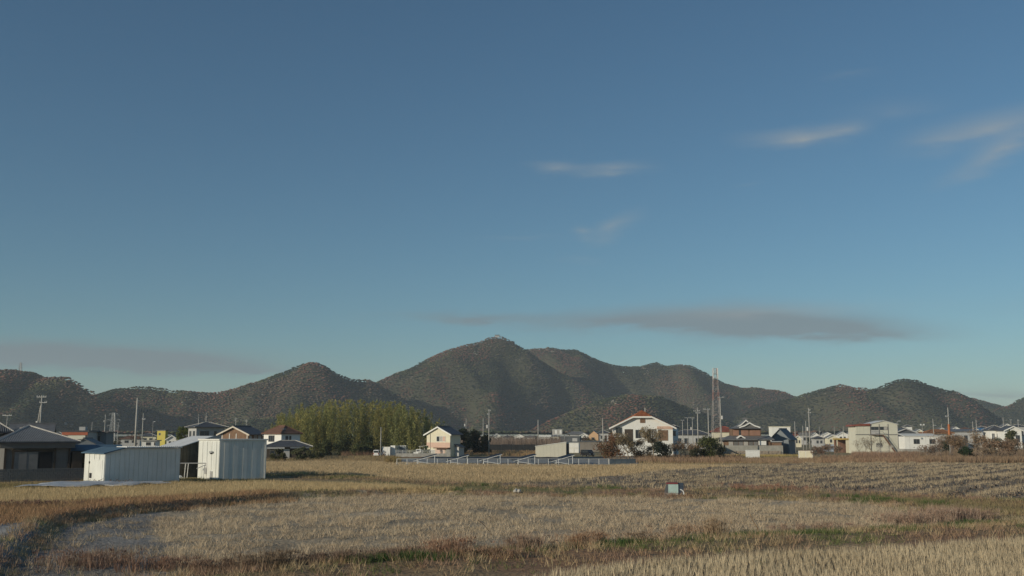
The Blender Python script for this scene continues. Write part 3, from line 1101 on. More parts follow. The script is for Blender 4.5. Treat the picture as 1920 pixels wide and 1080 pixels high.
b = Bld('gable_house', 'brown-boarded gable house with white bargeboards between the two hip-roofed houses', 414, 465, 491, 262, -30)
ze, zr = b.z(813), b.z(800, 1)
b.walls(ze, W_BROWN, zr, 'y')
b.gable(ze, zr, TILE_DARK, 'y', 1.0, 0.7, trim=MAT('pale_bargeboard', (0.6, 0.54, 0.45), 0.8, 0.1))
for a in (0.03, 0.3, 0.55, 0.95):
    b.panel('wall_post', 'f', a, a + 0.02, 0, ze, W_WHITE, 0.06)
b.window('r', 0.08, 0.22, ze * 0.72, ze * 0.92, M_FRAMEW, M_CURT)
b.window('r', 0.42, 0.60, ze * 0.72, ze * 0.92, M_FRAMEW)
b.window('r', 0.72, 0.90, ze * 0.72, ze * 0.92, M_FRAMEW, M_CURT)
b.antenna(b.w * 0.5, 0.2, zr + 0.1, 2.2)
b.antenna(b.w * 0.5, b.d - 1, zr + 0.1, 1.8)

b = Bld('corner_house', 'two-storey white house with brown and slate hip roof, left of the bamboo', 494, 527, 562, 240, 44)
ze, zr = b.z(814), b.z(798, 3)
b.walls(ze, W_WHITE)
b.hip(ze, zr, TILE_BROWN, 0.5)
rs = MB()
b.window('l', 0.28, 0.62, ze * 0.68, ze * 0.95, M_FRAME, None, 2)
b.window('f', 0.22, 0.36, ze * 0.66, ze * 0.93)
b.window('f', 0.42, 0.52, ze * 0.66, ze * 0.93)
b.antenna(b.w * 0.2, 0.8, zr - 1.6, 1.0)
b = Bld('house_annex', 'dark low-roofed single-storey wing in front of the white corner house', 500, None, 580, 226, 12, 6.0)
ze, zr = b.z(838.5), b.z(826, 3)
b.walls(ze, M_DKW)
b.hip(ze, zr, TILE_DARK, 0.8)
b.panel('eave_board', 'f', 0.0, 0.42, ze - 0.35, ze - 0.02, W_GREY, 0.86, base=0.8)
b.panel('eave_board', 'f', 0.55, 1.0, ze - 0.25, ze - 0.02, W_BLUE, 0.86, base=0.8)
b.panel('wall_panel', 'f', 0.40, 0.54, 0.1, ze - 0.4, W_GREY, 0.2)
b.window('f', 0.08, 0.3, ze * 0.35, ze * 0.75)

b = Bld('yellow_house', 'small mustard-yellow house between the poles and the round green tree', 294, 309, 314, 420, -20)
ze = b.z(807.5)
b.walls(ze, W_YELLOW)
b.part('roof', MB().box(-0.3, b.w + 0.3, -0.3, b.d + 0.3, ze + 0.004, ze + 0.25), TILE_GREY)
b.window('f', 0.2, 0.42, ze * 0.75, ze * 0.88)
b = Bld('flat_hut', 'tiny flat-roofed white hut peeping over the long grey shed', 266, None, 291, 230, 8, 5.0, 'hut')
ze = b.z(827)
b.walls(ze, W_WHITE)
b.part('roof', MB().box(-0.3, b.w + 0.3, -0.3, b.d + 0.3, ze + 0.004, ze + 0.22), M_CONC)
b.window('f', 0.3, 0.64, ze - 0.95, ze - 0.25)
b.window('f', 0.9, 0.99, ze - 0.95, ze - 0.25, split=0)
b = Bld('red_band_shop', 'flat-roofed building with red-orange roof band and white sign panel', 117, None, 163, 255, 8, 10.0, 'building')
ze = b.z(810)
b.walls(ze, W_GREY)
b.panel('roof_band', 'f', -0.03, 1.02, ze - 0.75, ze - 0.05, MAT('red_band', (0.42, 0.13, 0.07), 0.6, 0.15, 1), 0.5)
b.part('roof', MB().box(-0.5, b.w + 0.5, -0.6, b.d + 0.4, ze + 0.004, ze + 0.4), TILE_DARK)
b.panel('sign_panel', 'f', 0.22, 0.92, ze - 1.75, ze - 0.80, MAT('cream_sign', (0.72, 0.70, 0.58), 0.7, 0.05), 0.35)
b.part('roof_tank', MB().box(b.w * 0.55, b.w * 0.8, 2, 4, ze + 0.41, ze + 1.3), W_GREY)
b = Bld('blue_grey_house', 'blue-grey walled house with flat dark eave right of the red band shop', 160, None, 198, 265, 8, 8.0)
ze = b.z(811.5)
b.walls(ze, W_BLUE)
b.part('roof', MB().box(-0.6, b.w + 0.6, -0.6, b.d + 0.4, ze + 0.004, ze + 0.35), TILE_DARK)
b.window('f', 0.45, 0.72, ze * 0.62, ze * 0.88)
b = Bld('grey_gable_shed', 'low grey gable-end shed in front of the red band shop', 132, None, 181, 205, 10, 7.0, 'shed')
ze, zr = b.z(835), b.z(823.5, 0)
b.walls(ze, W_BLUE, zr, 'y')
b.gable(ze, zr, TILE_GREY, 'y', 0.4, 0.3)

# ---------------------------------------------------------------- house with the salmon band, yard, solar racks
b = Bld('gable_front_house', 'cream two-storey gable house with salmon band beside the bamboo grove', 800, 844, 863, 276, -33)
ze, zr = b.z(813.5), b.z(800.5, 0)
wl0 = b.walls(ze, W_CREAM, zr, 'y')
b.gable(ze, zr, TILE_DARK, 'y', 0.7, 0.5, trim=W_WHITE)
b.panel('siding_band', 'f', 0.002, 0.998, ze * 0.40, ze * 0.62, W_PINK, 0.05)
b.window('f', 0.42, 0.81, ze * 0.66, ze * 0.90, M_FRAMEW, [M_GLASS, M_CURT, W_PINK], 2)
b.window('f', 0.12, 0.36, ze * 0.06, ze * 0.3, M_FRAMEW, M_CURT)
b.part('porch_roof', b.fbox(MB(), 'f', b.w * 0.42, b.w * 1.02, 0.01, 1.4, ze * 0.36, ze * 0.40), TILE_BROWN)
b.panel('porch_wall', 'f', 0.40, 0.8, 0, ze * 0.34, W_PINK, 0.25)
b.panel('door', 'f', 0.84, 0.98, 0, ze * 0.33, W_WHITE, 0.12)
b.part('drain_pipe', MB().rod((b.w * 0.16, -0.08, 0.2), (b.w * 0.16, -0.08, ze), 0.05), M_FRAME)
b.part('rear_eave', MB().prism([(b.w, ze * 0.52), (b.w + 1.8, ze * 0.4), (b.w + 1.8, ze * 0.42), (b.w, ze * 0.55)], 'y', b.d * 0.4, b.d), TILE_DARK)
b.part('side_wing', MB().box(b.w + 0.01, b.w + 1.4, b.d * 0.4 + 0.2, b.d - 0.2, 0, ze * 0.42), W_GREY)

# low yard wall with a white railing
p0, p1 = G(742, 856.5), G(843, 856.5)
t = thing('yard_wall', 'low grey block wall with white railing before the cream gable house', 'wall', (p0.x, p0.y, gz1(p0.x, p0.y) - 0.1), math.atan2(p1.y - p0.y, p1.x - p0.x))
LW = (p1 - p0).length
MB().box(0, LW, 0, 0.18, 0, 0.95).build('wall_base', M_CONC, t)
for k in range(9):
    MB().box(LW * k / 8 - 0.03, LW * k / 8 + 0.03, 0.06, 0.12, 0.951, 1.75).build('post', M_WHITEP, t)
for z in (1.05, 1.38, 1.7):
    MB().box(0.05, LW - 0.05, 0.07, 0.11, z, z + 0.06).build('rail', M_WHITEP, t)
MB().box(LW - 0.9, LW + 0.2, -0.03, 0.2, 0.0, 1.9).build('gate_pillar', M_CONC, t)

# white storage cabins
for pl, pr, pt, D, lab in ((716.5, 731.5, 838.5, 283, 'white ribbed storage cabin nearest the white car'), (732.5, 741, 836, 284, 'narrow white storage locker between two cabins'),
                           (741.5, 761, 836, 286, 'storage cabin with white end and dark side by the yard wall')):
    b = Bld('storage_cabin', lab, pl, None, pr, D, -12, 2.2, 'shed', 'storage cabins by the bamboo grove')
    h = b.z(pt)
    b.walls(h, M_WHITEP)
    b.part('roof', MB().box(-0.05, b.w + 0.05, -0.06, b.d + 0.05, h + 0.003, h + 0.1), M_SHEDG)
    if 'dark' in lab:
        b.panel('door', 'f', 0.36, 0.98, 0.1, h - 0.1, W_BLUE, 0.05)
    else:
        cladding(b, 'f', 6 if pr - pl > 12 else 4, 0.1, lambda a: h - 0.1, M_WHITEP, 0.02)


def car(name, label, px, py, rz, paint, L=3.4, Wd=1.48, H=1.75, van=True, D=None):
    q = G(px, py) if D is None else P(px, py, D)
    t = thing(name, label, 'car', (q.x, q.y, gz1(q.x, q.y) + 0.02), rz)
    h0 = 0.28
    if van:
        pr = [(-L / 2, h0), (L / 2, h0), (L / 2, 0.85), (L / 2 - 0.35, 0.98), (L / 2 - 0.85, H - 0.06), (L / 2 - 1.1, H), (-L / 2 + 0.2, H), (-L / 2, H - 0.15)]
    else:
        pr = [(-L / 2, h0), (L / 2, h0), (L / 2, 0.72), (L / 2 - 0.9, 0.92), (L / 2 - 1.6, H), (-L / 2 + 0.9, H), (-L / 2 + 0.2, 0.98), (-L / 2, 0.85)]
    m = MB()
    n = len(pr)
    yh = lambda z: Wd / 2 * (1.0 if z < 1.0 else 1.0 - 0.13 * (z - 1.0) / (H - 1.0))
    vs = [(x, -yh(z), z) for x, z in pr] + [(x, yh(z), z) for x, z in pr]
    m.add(vs, [(k, (k + 1) % n, n + (k + 1) % n, n + k) for k in range(n)] + [tuple(reversed(range(n))), tuple(range(n, 2 * n))])
    bo = m.build('body', paint, t)
    bv = bo.modifiers.new('bevel', 'BEVEL')
    bv.width = 0.06
    bv.segments = 2
    def glass(nm, pts):
        c = sum((Vector(p) for p in pts), Vector()) / 4
        nrm = (Vector(pts[1]) - Vector(pts[0])).cross(Vector(pts[2]) - Vector(pts[1])).normalized()
        if nrm.dot(c - Vector((0, 0, 0.9))) < 0:
            nrm = -nrm
        a = [Vector(p) + nrm * 0.012 for p in pts]
        bb = [Vector(p) - nrm * 0.03 for p in pts]
        MB().add(a + bb, [(0, 1, 2, 3), (7, 6, 5, 4), (0, 4, 5, 1), (1, 5, 6, 2), (2, 6, 7, 3), (3, 7, 4, 0)]).build(nm, M_GLASS, t)
    w1, w2 = yh(1.05) - 0.1, yh(H - 0.12) - 0.1
    rx = -L / 2
    if van:
        glass('rear_window', [(rx, -w1, 1.02), (rx, w1, 1.02), (rx + 0.0, w2, H - 0.2), (rx + 0.0, -w2, H - 0.2)])
        glass('windscreen', [(L / 2 - 0.37, -w1, 1.03), (L / 2 - 0.37, w1, 1.03), (L / 2 - 0.82, w2, H - 0.14), (L / 2 - 0.82, -w2, H - 0.14)])
        for s in (-1, 1):
            glass('side_window', [(rx + 0.25, s * yh(1.02), 1.02), (L / 2 - 0.6, s * yh(1.02), 1.02), (L / 2 - 1.0, s * yh(H - .2), H - 0.2), (rx + 0.25, s * yh(H - .2), H - 0.2)])
    else:
        glass('rear_window', [(rx + 0.26, -w1, 1.03), (rx + 0.26, w1, 1.03), (rx + 0.84, w2, H - 0.06), (rx + 0.84, -w2, H - 0.06)])
        glass('windscreen', [(L / 2 - 0.98, -w1, 0.98), (L / 2 - 0.98, w1, 0.98), (L / 2 - 1.55, w2, H - 0.06), (L / 2 - 1.55, -w2, H - 0.06)])
        for s in (-1, 1):
            glass('side_window', [(rx + 0.5, s * yh(1.02), 1.02), (L / 2 - 1.2, s * yh(1.02), 1.02), (L / 2 - 1.65, s * yh(H - .12), H - 0.12), (rx + 0.95, s * yh(H - .12), H - 0.12)])
    for sx in (-1, 1):
        for s in (-1, 1):
            x = sx * (L / 2 - 0.62)
            wh = MB().rod((x, s * (Wd / 2 - 0.16), 0.28), (x, s * (Wd / 2 + 0.01), 0.28), 0.28, 0.28, 14).build('wheel', M_BLACK, t)
            MB().rod((x, s * (Wd / 2 + 0.005), 0.28), (x, s * (Wd / 2 + 0.025), 0.28), 0.17, 0.15, 10).build('rim', M_RIM, wh)
    for s in (-1, 1):
        MB().box(L / 2 - 0.04, L / 2 + 0.02, s * (Wd / 2 - 0.25) - 0.16, s * (Wd / 2 - 0.25) + 0.16, 0.58, 0.74).build('headlight', M_WHITEP, t)
        MB().box(rx - 0.02, rx + 0.04, s * (Wd / 2 - 0.12) - 0.07, s * (Wd / 2 - 0.12) + 0.07, 0.6, 0.95).build('tail_light', MAT('tail_light_red', (0.35, 0.02, 0.02), 0.3), t)
        MB().box(L / 2 - 1.05, L / 2 - 0.9, s * (Wd / 2 + 0.09) - 0.07, s * (Wd / 2 + 0.09) + 0.07, 0.95, 1.08).build('mirror', paint, t)
    MB().box(L / 2 - 0.05, L / 2 + 0.05, -Wd / 2 + 0.04, Wd / 2 - 0.04, 0.3, 0.48).build('bumper', paint, t)
    MB().box(rx - 0.05, rx + 0.05, -Wd / 2 + 0.04, Wd / 2 - 0.04, 0.3, 0.48).build('bumper', paint, t)
    MB().box(rx - 0.035, rx - 0.021, -0.17, 0.17, 0.62, 0.8).build('number_plate', M_WHITEP, t)
    return t


M_CARW = MAT('white_car_paint', (0.72, 0.72, 0.70), 0.3, 0.04, 1, spec=0.5)
M_CARB = MAT('black_car_paint', (0.018, 0.019, 0.022), 0.25, 0.1, 1, spec=0.5)
car('small_van', 'small white van parked left of the bare pole by the bamboo', 708, 853.2, R(82), M_CARW)
car('black_car', 'black car parked to the right of the beige box building', 1101.5, 853, R(-58), M_CARB, 4.0, 1.7, 1.75)
# light truck in the yard
q = P(784, 850, 283)
t = thing('light_truck', 'small white light truck in the yard left of the cream gable house', 'truck', (q.x, q.y, gz1(q.x, q.y)), R(75))
MB().prism([(0.2, 0.4), (1.6, 0.4), (1.6, 1.0), (1.35, 1.75), (0.2, 1.8)], 'y', -0.7, 0.7).build('cab', M_CARW, t)
MB().box(-1.7, 0.15, -0.7, 0.7, 0.62, 0.72).build('bed', M_CARW, t)
for s in (-1, 1):
    MB().box(-1.7, 0.15, s * 0.69 - 0.025, s * 0.69 + 0.025, 0.721, 1.0).build('bed_side', M_CARW, t)
MB().box(-1.74, -1.7, -0.7, 0.7, 0.62, 1.0).build('tailgate', M_CARW, t)
MB().box(0.17, 0.199, -0.55, 0.55, 1.15, 1.65).build('rear_window', M_GLASS, t)
for x in (-1.1, 1.0):
    for s in (-1, 1):
        wh = MB().rod((x, s * 0.52, 0.27), (x, s * 0.69, 0.27), 0.27, 0.27, 14).build('wheel', M_BLACK, t)
        MB().rod((x, s * 0.691, 0.27), (x, s * 0.705, 0.27), 0.15, 0.14, 10).build('rim', M_RIM, wh)
# carport frame
q = P(793, 852, 281)
t = thing('carport', 'white tubular carport frame beside the cream gable house', 'carport', (q.x, q.y, gz1(q.x, q.y)), R(-20))
for x in (-0.9, 1.2):
    for y in (0, 3.0):
        MB().rod((x, y, 0), (x, y, 2.5 + 0.25 * (x > 0)), 0.06).build('post', M_WHITEP, t)
MB().prism([(-1.2, 2.48), (1.5, 2.8), (1.5, 2.86), (-1.2, 2.54)], 'y', -0.3, 3.3).build('roof', M_ROOFW, t)

# gravel yard and the solar racks behind the wire fence
gp = [G(742, 875), G(1196, 873.5), G(1196, 858), G(742, 861)]
gm_ = MB()
nxg = 60
vsg, fsg = [], []
for k in range(nxg + 1):
    for j in range(6):
        a = gp[0].lerp(gp[1], k / nxg)
        c_ = gp[3].lerp(gp[2], k / nxg)
        p = a.lerp(c_, j / 5)
        vsg.append((p.x, p.y, max(gz1(p.x, p.y), 0) + 0.09))
for k in range(nxg):
    for j in range(5):
        i0 = k * 6 + j
        fsg.append((i0, i0 + 6, i0 + 7, i0 + 1))
gm_.add(vsg, fsg).build('gravel_yard', MAT('grey_gravel', (0.24, 0.245, 0.24), 0.95, 0.3, 2.5, 0.5), None, False, 'structure')
ws = MB()
vsg, fsg = [], []
for k in range(41):
    lo, hi = G(800 + 385 * k / 40, 862.4 - 0.6 * k / 40), G(812 + 373 * k / 40, 857.6 + 0.9 * k / 40)
    for j in range(3):
        p = lo.lerp(hi, j / 2)
        vsg.append((p.x, p.y, max(gz1(p.x, p.y), 0) + 0.16 + 0.04 * math.sin(k * 1.7)))
for k in range(40):
    for j in range(2):
        i0 = k * 3 + j
        fsg.append((i0, i0 + 3, i0 + 4, i0 + 1))
o = ws.add(vsg, fsg).build('weed_sheet', MAT('black_weed_sheet', (0.025, 0.028, 0.034), 0.7, 0.3, 0.6, 0.3))
tag(o, 'long black weed-control sheet on the ground behind the solar racks', 'ground sheet')
M_PV = MAT('solar_cells', (0.014, 0.018, 0.03), 0.55, 0.2, 1.0, spec=0.15)


def solar_rack(px, label):
    q = G(px, 871.5)
    t = thing('solar_rack', label, 'solar panels', (q.x, q.y, gz1(q.x, q.y) + 0.05), R(4), 'solar racks behind the wire fence')
    wR, z0, z1, dR = 4.1, 0.55, 1.65, 7.0
    for j in range(5):
        y = dR * j / 4
        MB().rod((-wR / 2, y, z0), (wR / 2, y, z1), 0.05).build('beam', M_WHITEP, t)
        MB().rod((wR / 2 - 0.35, y, -0.1), (wR / 2 - 0.35, y, z1 - 0.15), 0.05).build('post', M_WHITEP, t)
        MB().rod((-wR / 2 + 0.8, y, -0.1), (-wR / 2 + 0.8, y, z0 + 0.2), 0.05).build('post', M_WHITEP, t)
        if j == 0:
            MB().rod((-wR / 2 + 0.85, y, 0.45), (wR / 2 - 0.35, y, 0.02), 0.06).build('brace', M_WHITEP, t)
    for j in range(4):
        for i in range(2):
            u0, u1 = i * 0.5 + 0.004, i * 0.5 + 0.496
            y0, y1 = dR * j / 4 + 0.02, dR * (j + 1) / 4 - 0.02
            f = lambda u, z: (-wR / 2 + wR * u, z0 + (z1 - z0) * u + z)
            (xa, za), (xb, zb_) = f(u0, 0.09), f(u1, 0.09)
            pn_ = MB().prism([(xa, za), (xb, zb_), (xb, zb_ + 0.045), (xa, za + 0.045)], 'y', y0, y1).build('solar_panel', M_PV, t)
    return t


names = ['leftmost solar rack, nearest the cream gable house', 'second solar rack from the left behind the wire fence', 'third solar rack from the left, left of the beige box building',
         'fourth solar rack from the left, in front of the beige box building', 'fifth solar rack from the left, before the black car', ]
for px, nm in zip((797, 858, 920, 985, 1056), names):
    solar_rack(px, nm)
# fence
p0, p1 = G(744, 873.5), G(1142, 873.5)
t = thing('wire_fence', 'long wire fence with white posts in front of the solar racks', 'fence', (p0.x, p0.y, gz1(p0.x, p0.y)), math.atan2(p1.y - p0.y, p1.x - p0.x))
LF = (p1 - p0).length
fpm = MB().box(-0.04, 0.04, -0.04, 0.04, 0, 1.25).mesh('post', M_WHITEP)
for k in range(22):
    o = bpy.data.objects.new('post', fpm)
    COL.objects.link(o)
    o.parent = t
    o.location = (LF * k / 21, 0, -0.02)
MB().box(0, LF, -0.015, 0.015, 1.23, 1.26).build('rail', M_WHITEP, t)
wrm = MB().box(0, LF, -0.008, 0.008, -0.008, 0.008).mesh('wire', M_STEEL)
for z in (0.12, 0.36, 0.6, 0.84, 1.08, 1.2):
    o = bpy.data.objects.new('wire', wrm)
    COL.objects.link(o)
    o.parent = t
    o.location = (0, -0.05, z)
p0, p1 = G(1142, 871.5), G(1192, 870.5)
t = thing('retaining_wall', 'short pale concrete wall right of the wire fence', 'wall', (p0.x, p0.y, gz1(p0.x, p0.y) - 0.1), math.atan2(p1.y - p0.y, p1.x - p0.x))
LF = (p1 - p0).length
for k in range(5):
    MB().box(LF * k / 5 + 0.01, LF * (k + 1) / 5 - 0.01, 0, 0.2, 0, 1.0).build('panel', M_CONC, t)
MB().box(0, LF, -0.03, 0.23, 1.0, 1.08).build('coping', M_CONC, t)

# beige box building
b = Bld('box_building', 'beige windowless box building with slanting top and dark open side', 1004, 1061.5, 1067, 241, -14, cat='building')
ha, hb = b.z(837.5), b.z(829.5)
b.walls(ha, MAT('beige_sheet', (0.52, 0.50, 0.41), 0.7, 0.05, 0.6, streak=0.15), hb, 'mono_x')
sl = (hb - ha) / b.w
b.part('roof', MB().prism([(-0.1, ha + .01), (b.w + 0.15, hb + 0.15 * sl + .01), (b.w + 0.15, hb + 0.15 * sl + 0.12), (-0.1, ha + 0.12)], 'y', -0.12, b.d + 0.1), M_SHEDW)
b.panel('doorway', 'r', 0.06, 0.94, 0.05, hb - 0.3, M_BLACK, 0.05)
for k in range(8):
    a0 = k / 8
    z1_ = ha + (hb - ha) * a0
    b.panel('panel', 'f', a0 + 0.001, a0 + 0.124, 0.02, z1_ - 0.05, _M['beige_sheet'], 0.03 + 0.006 * (k % 2))

# black net fence along the far field edge
p0, p1 = P(876, 843, 355), P(1004, 843, 350)
t = thing('net_fence', 'black shade-net fence across the field behind the solar racks', 'fence', (p0.x, p0.y, -0.4), math.atan2(p1.y - p0.y, p1.x - p0.x))
LF = (p1 - p0).length
for k in range(6):
    MB().box(LF * k / 6 + 0.02, LF * (k + 1) / 6 - 0.02, 0.0, 0.04, 0.25, 2.35 + 0.1 * (k % 2)).build('net_panel', MAT('black_net', (0.02, 0.022, 0.024), 0.9, 0.3, 1), t)
for k in range(7):
    MB().rod((LF * k / 6, 0.1, 0), (LF * k / 6, 0.1, 2.5), 0.05).build('post', M_STEEL, t)

# billboard and the works behind
q = P(1045, 835, 460)
zt, zb_ = zat(805, 460) + 0.42, zat(815.5, 460) + 0.42
t = thing('billboard', 'pale weathered billboard on posts above the beige box building', 'billboard', (q.x, q.y, -0.42), R(-6))
MB().box(-2.2, 2.2, 0, 0.15, zb_, zt).build('board', W_GREY, t)
for k in range(4):
    MB().box(-2.0 + k * 1.02, -1.2 + k * 1.02, -0.03, -0.002, zb_ + 0.35 + 0.2 * (k % 2), zt - 0.4).build('poster_patch', W_WHITE if k % 2 else M_CURT, t)
for x in (-1.7, 0.1, 1.8):
    MB().rod((x, 0.25, 0), (x, 0.25, zt - 0.2), 0.12).build('post', M_STEEL, t)
b = Bld('dark_works', 'dark-framed low works building with small square sign, right of the billboard', 1051, None, 1087, 400, -8, 9.0, 'building')
h = b.z(818)
b.walls(h, MAT('dark_sheet', (0.10, 0.11, 0.12), 0.7, 0.2, 0.7))
b.part('roof', MB().box(-0.2, b.w + 0.2, -0.25, b.d + 0.2, h + 0.004, h + 0.2), M_STEEL)
b.panel('sign_panel', 'f', 0.62, 0.88, h * 0.62, h * 0.86, W_GREY, 0.12)
b.part('down_pipe', MB().rod((b.w * 0.22, -0.1, 0), (b.w * 0.22, -0.1, h), 0.08), M_STEEL)
b = Bld('stacked_cabin', 'low pale cabin with grey stripe behind the beige box building', 1066, None, 1085, 330, -8, 4.0, 'hut')
h = b.z(831)
b.walls(h, W_WHITE)
b.part('roof', MB().box(-0.1, b.w + 0.1, -0.1, b.d + 0.1, h + 0.004, h + 0.15), M_SHEDG)
b.panel('stripe', 'f', 0.0, 1.0, h * 0.42, h * 0.62, M_SHEDG, 0.04)
b.panel('door', 'f', 0.4, 0.6, 0.02, h * 0.4, M_SHEDG, 0.05)
b = Bld('long_brown_works', 'long low grey-brown works building behind the black car', 1086, None, 1150, 352, -5, 9.0, 'building')
h = b.z(828.5)
b.walls(h, MAT('grey_brown_sheet', (0.24, 0.215, 0.185), 0.8, 0.15, 0.6, streak=0.3))
b.part('roof', MB().box(-0.3, b.w + 0.3, -0.35, b.d + 0.3, h + 0.004, h + 0.35), MAT('dark_sheet', (0.1, 0.11, 0.12)))
cladding(b, 'f', 12, 0.05, lambda a: h - 0.1, _M['grey_brown_sheet'], 0.03)
b = Bld('peach_house', 'tiny peach-coloured gable house left of the white orange-roofed house', 1104, None, 1122, 560, -10, 7.0)
ze, zr = b.z(815), b.z(807.5)
b.walls(ze, MAT('peach_render', (0.58, 0.38, 0.22), 0.8, 0.1), zr, 'y')
b.gable(ze, zr, TILE_GREY, 'y', 0.5, 0.4)
b.window('f', 0.3, 0.6, ze * 0.5, ze * 0.75)

# ---------------------------------------------------------------- white house with the orange roof
b = Bld('orange_roof_house', 'large white house with orange tiled roof and arched porch', 1149, None, 1262, 280, -5, 12.0)
ze, zr = b.z(799), b.z(780.5)
W_, H_ = b.w, ze
ztop = b.z(769.5, 5)
# half-hipped gable: the wall runs up to a short level top
xa, xb = W_ * 0.345, W_ * 0.655
b.part('wall', MB().prism([(0, 0), (W_, 0), (W_, ze), (xb, zr - 0.1), (xa, zr - 0.1), (0, ze)], 'y', 0, b.d), W_WHITE)
oe, og, th = 0.95, 0.9, 0.3
s1 = (zr - ze) / xa
zl = ze - oe * s1
ym = b.d * 0.45
v = [(-oe, -og, zl), (xa, -og, zr), (xb, -og, zr), (W_ + oe, -og, zl), (W_ / 2, ym * 0.55, ztop), (W_ / 2, b.d, ztop), (-oe, b.d + 0.6, zl), (W_ + oe, b.d + 0.6, zl)]
v2 = [(x, y, z + 0.04) for x, y, z in v]
rf = MB().add(v2, [(0, 1, 4, 5, 6), (1, 2, 4), (2, 3, 7, 5, 4), (6, 5, 7)])
ro = b.part('roof', rf, TILE_ORANGE)
so = ro.modifiers.new('solid', 'SOLIDIFY')
so.thickness = 0.25
so.offset = -1
tr = MB()
for k in range(15):                                   # tile rolls on the front hip
    x = xa + (xb - xa) * (k + 0.5) / 15
    f_ = 1 - abs(x - W_ / 2) / ((xb - xa) / 2)
    tr.rod((x, -og - 0.02, zr + 0.07), (x, -og + (ym * 0.55 + og) * f_, zr + 0.07 + (ztop - zr) * f_), 0.1, 0.1, 5)
b.part('tile_ridges', tr, TILE_ORANGE, ro, kind='stuff')
fa = MB()
for p, q in ((v[0], v[1]), (v[1], v[2]), (v[2], v[3])):
    fa.add([(p[0], p[1] - 0.08, p[2] - 0.42), (q[0], q[1] - 0.08, q[2] - 0.42), (q[0], q[1] - 0.08, q[2] + 0.0), (p[0], p[1] - 0.08, p[2] + 0.0),
            (p[0], p[1] + 0.1, p[2] - 0.42), (q[0], q[1] + 0.1, q[2] - 0.42), (q[0], q[1] + 0.1, q[2] + 0.0), (p[0], p[1] + 0.1, p[2] + 0.0)],
           [(0, 1, 2, 3), (7, 6, 5, 4), (0, 4, 5, 1), (3, 2, 6, 7), (0, 3, 7, 4), (1, 5, 6, 2)])
b.part('bargeboard', fa, W_WHITE, ro)
b.part('chimney', MB().box(W_ * 0.55, W_ * 0.55 + 0.3, ym, ym + 0.3, ztop - 0.6, ztop + 0.8), M_CONC, ro)
b.panel('shutter', 'f', 0.46, 0.545, ze + (zr - ze) * 0.33, ze + (zr - ze) * 0.75, W_BROWN, 0.1)
b.window('f', 0.05, 0.16, ze * 0.72, ze * 0.96, M_FRAME)
b.panel('garage_shutter', 'f', 0.755, 0.92, ze * 0.52, ze * 0.87, W_BROWN, 0.08)
b.panel('fascia_band', 'f', 0.74, 0.998, ze * 0.90, ze * 0.995, W_PINK, 0.12)
arch = MB()
for k in range(7):
    a = math.pi * k / 6
    arch_x = W_ * 0.66 + math.cos(a) * W_ * 0.065
    if k:
        arch.add([(px_, -0.06, pz_), (arch_x, -0.06, ze * 0.82 + math.sin(a) * ze * 0.1), (arch_x, -0.005, ze * 0.82 + math.sin(a) * ze * 0.1), (px_, -0.005, pz_)], [(0, 1, 2, 3)])
    px_, pz_ = arch_x, ze * 0.82 + math.sin(a) * ze * 0.1
b.panel('porch_opening', 'f', 0.58, 0.73, ze * 0.45, ze * 0.9, M_DKW, 0.05)
b.window('f', 0.64, 0.71, ze * 0.6, ze * 0.86, M_FRAMEW, M_CURT)
b.panel('porch_opening', 'f', 0.2, 0.34, ze * 0.45, ze * 0.9, M_DKW, 0.05)
b.window('f', 0.38, 0.48, ze * 0.6, ze * 0.88, M_FRAME)

# ---------------------------------------------------------------- traditional house on its stone-faced terrace
b = Bld('traditional_house', 'two-tiered traditional house with grey tiled gables on stone-faced terrace', 1360, None, 1468, 292, -4, 9.0)
Wt = b.w
zt0 = b.z(842)
M_STONE = MAT('terrace_stone', (0.30, 0.25, 0.20), 0.95, 0.35, 1.5, 0.5)
b.part('terrace', MB().box(0, Wt, 0, b.d + 3, -0.2, zt0 - 0.9), MAT('mortar', (0.2, 0.19, 0.17), 0.95))
stm = [MB().add([(-s * 0.5, -0.14, -0.28), (s * 0.5, -0.11, -0.30), (s * 0.46, -0.16, 0.28), (-s * 0.5, -0.12, 0.3), (-s * 0.5, 0.1, -0.28), (s * 0.5, 0.1, -0.30), (s * 0.46, 0.1, 0.28), (-s * 0.5, 0.1, 0.3)],
                [(0, 1, 2, 3), (7, 6, 5, 4), (0, 4, 5, 1), (1, 5, 6, 2), (2, 6, 7, 3), (3, 7, 4, 0)]).mesh('stone', M_STONE) for s in (0.9, 1.15, 0.7)]
for row in range(2):
    x = 0.4
    while x < Wt - 0.3:
        k = random.randrange(3)
        o = bpy.data.objects.new('stone', stm[k])
        COL.objects.link(o)
        o.parent = b.t
        o.location = (x, -0.02, 0.35 + row * 0.64 + random.uniform(-0.05, 0.05))
        o.rotation_euler = (0, random.uniform(-0.08, 0.08), 0)
        x += (0.9, 1.15, 0.7)[k] + 0.06
zy = b.z(838) - 0.35
b.part('yard_wall', MB().box(0.0, Wt, 0.05, 0.25, zt0 - 0.88, zy + 0.75), MAT('yard_wall_plaster', (0.34, 0.33, 0.29), 0.9, 0.2, 1, streak=0.3))
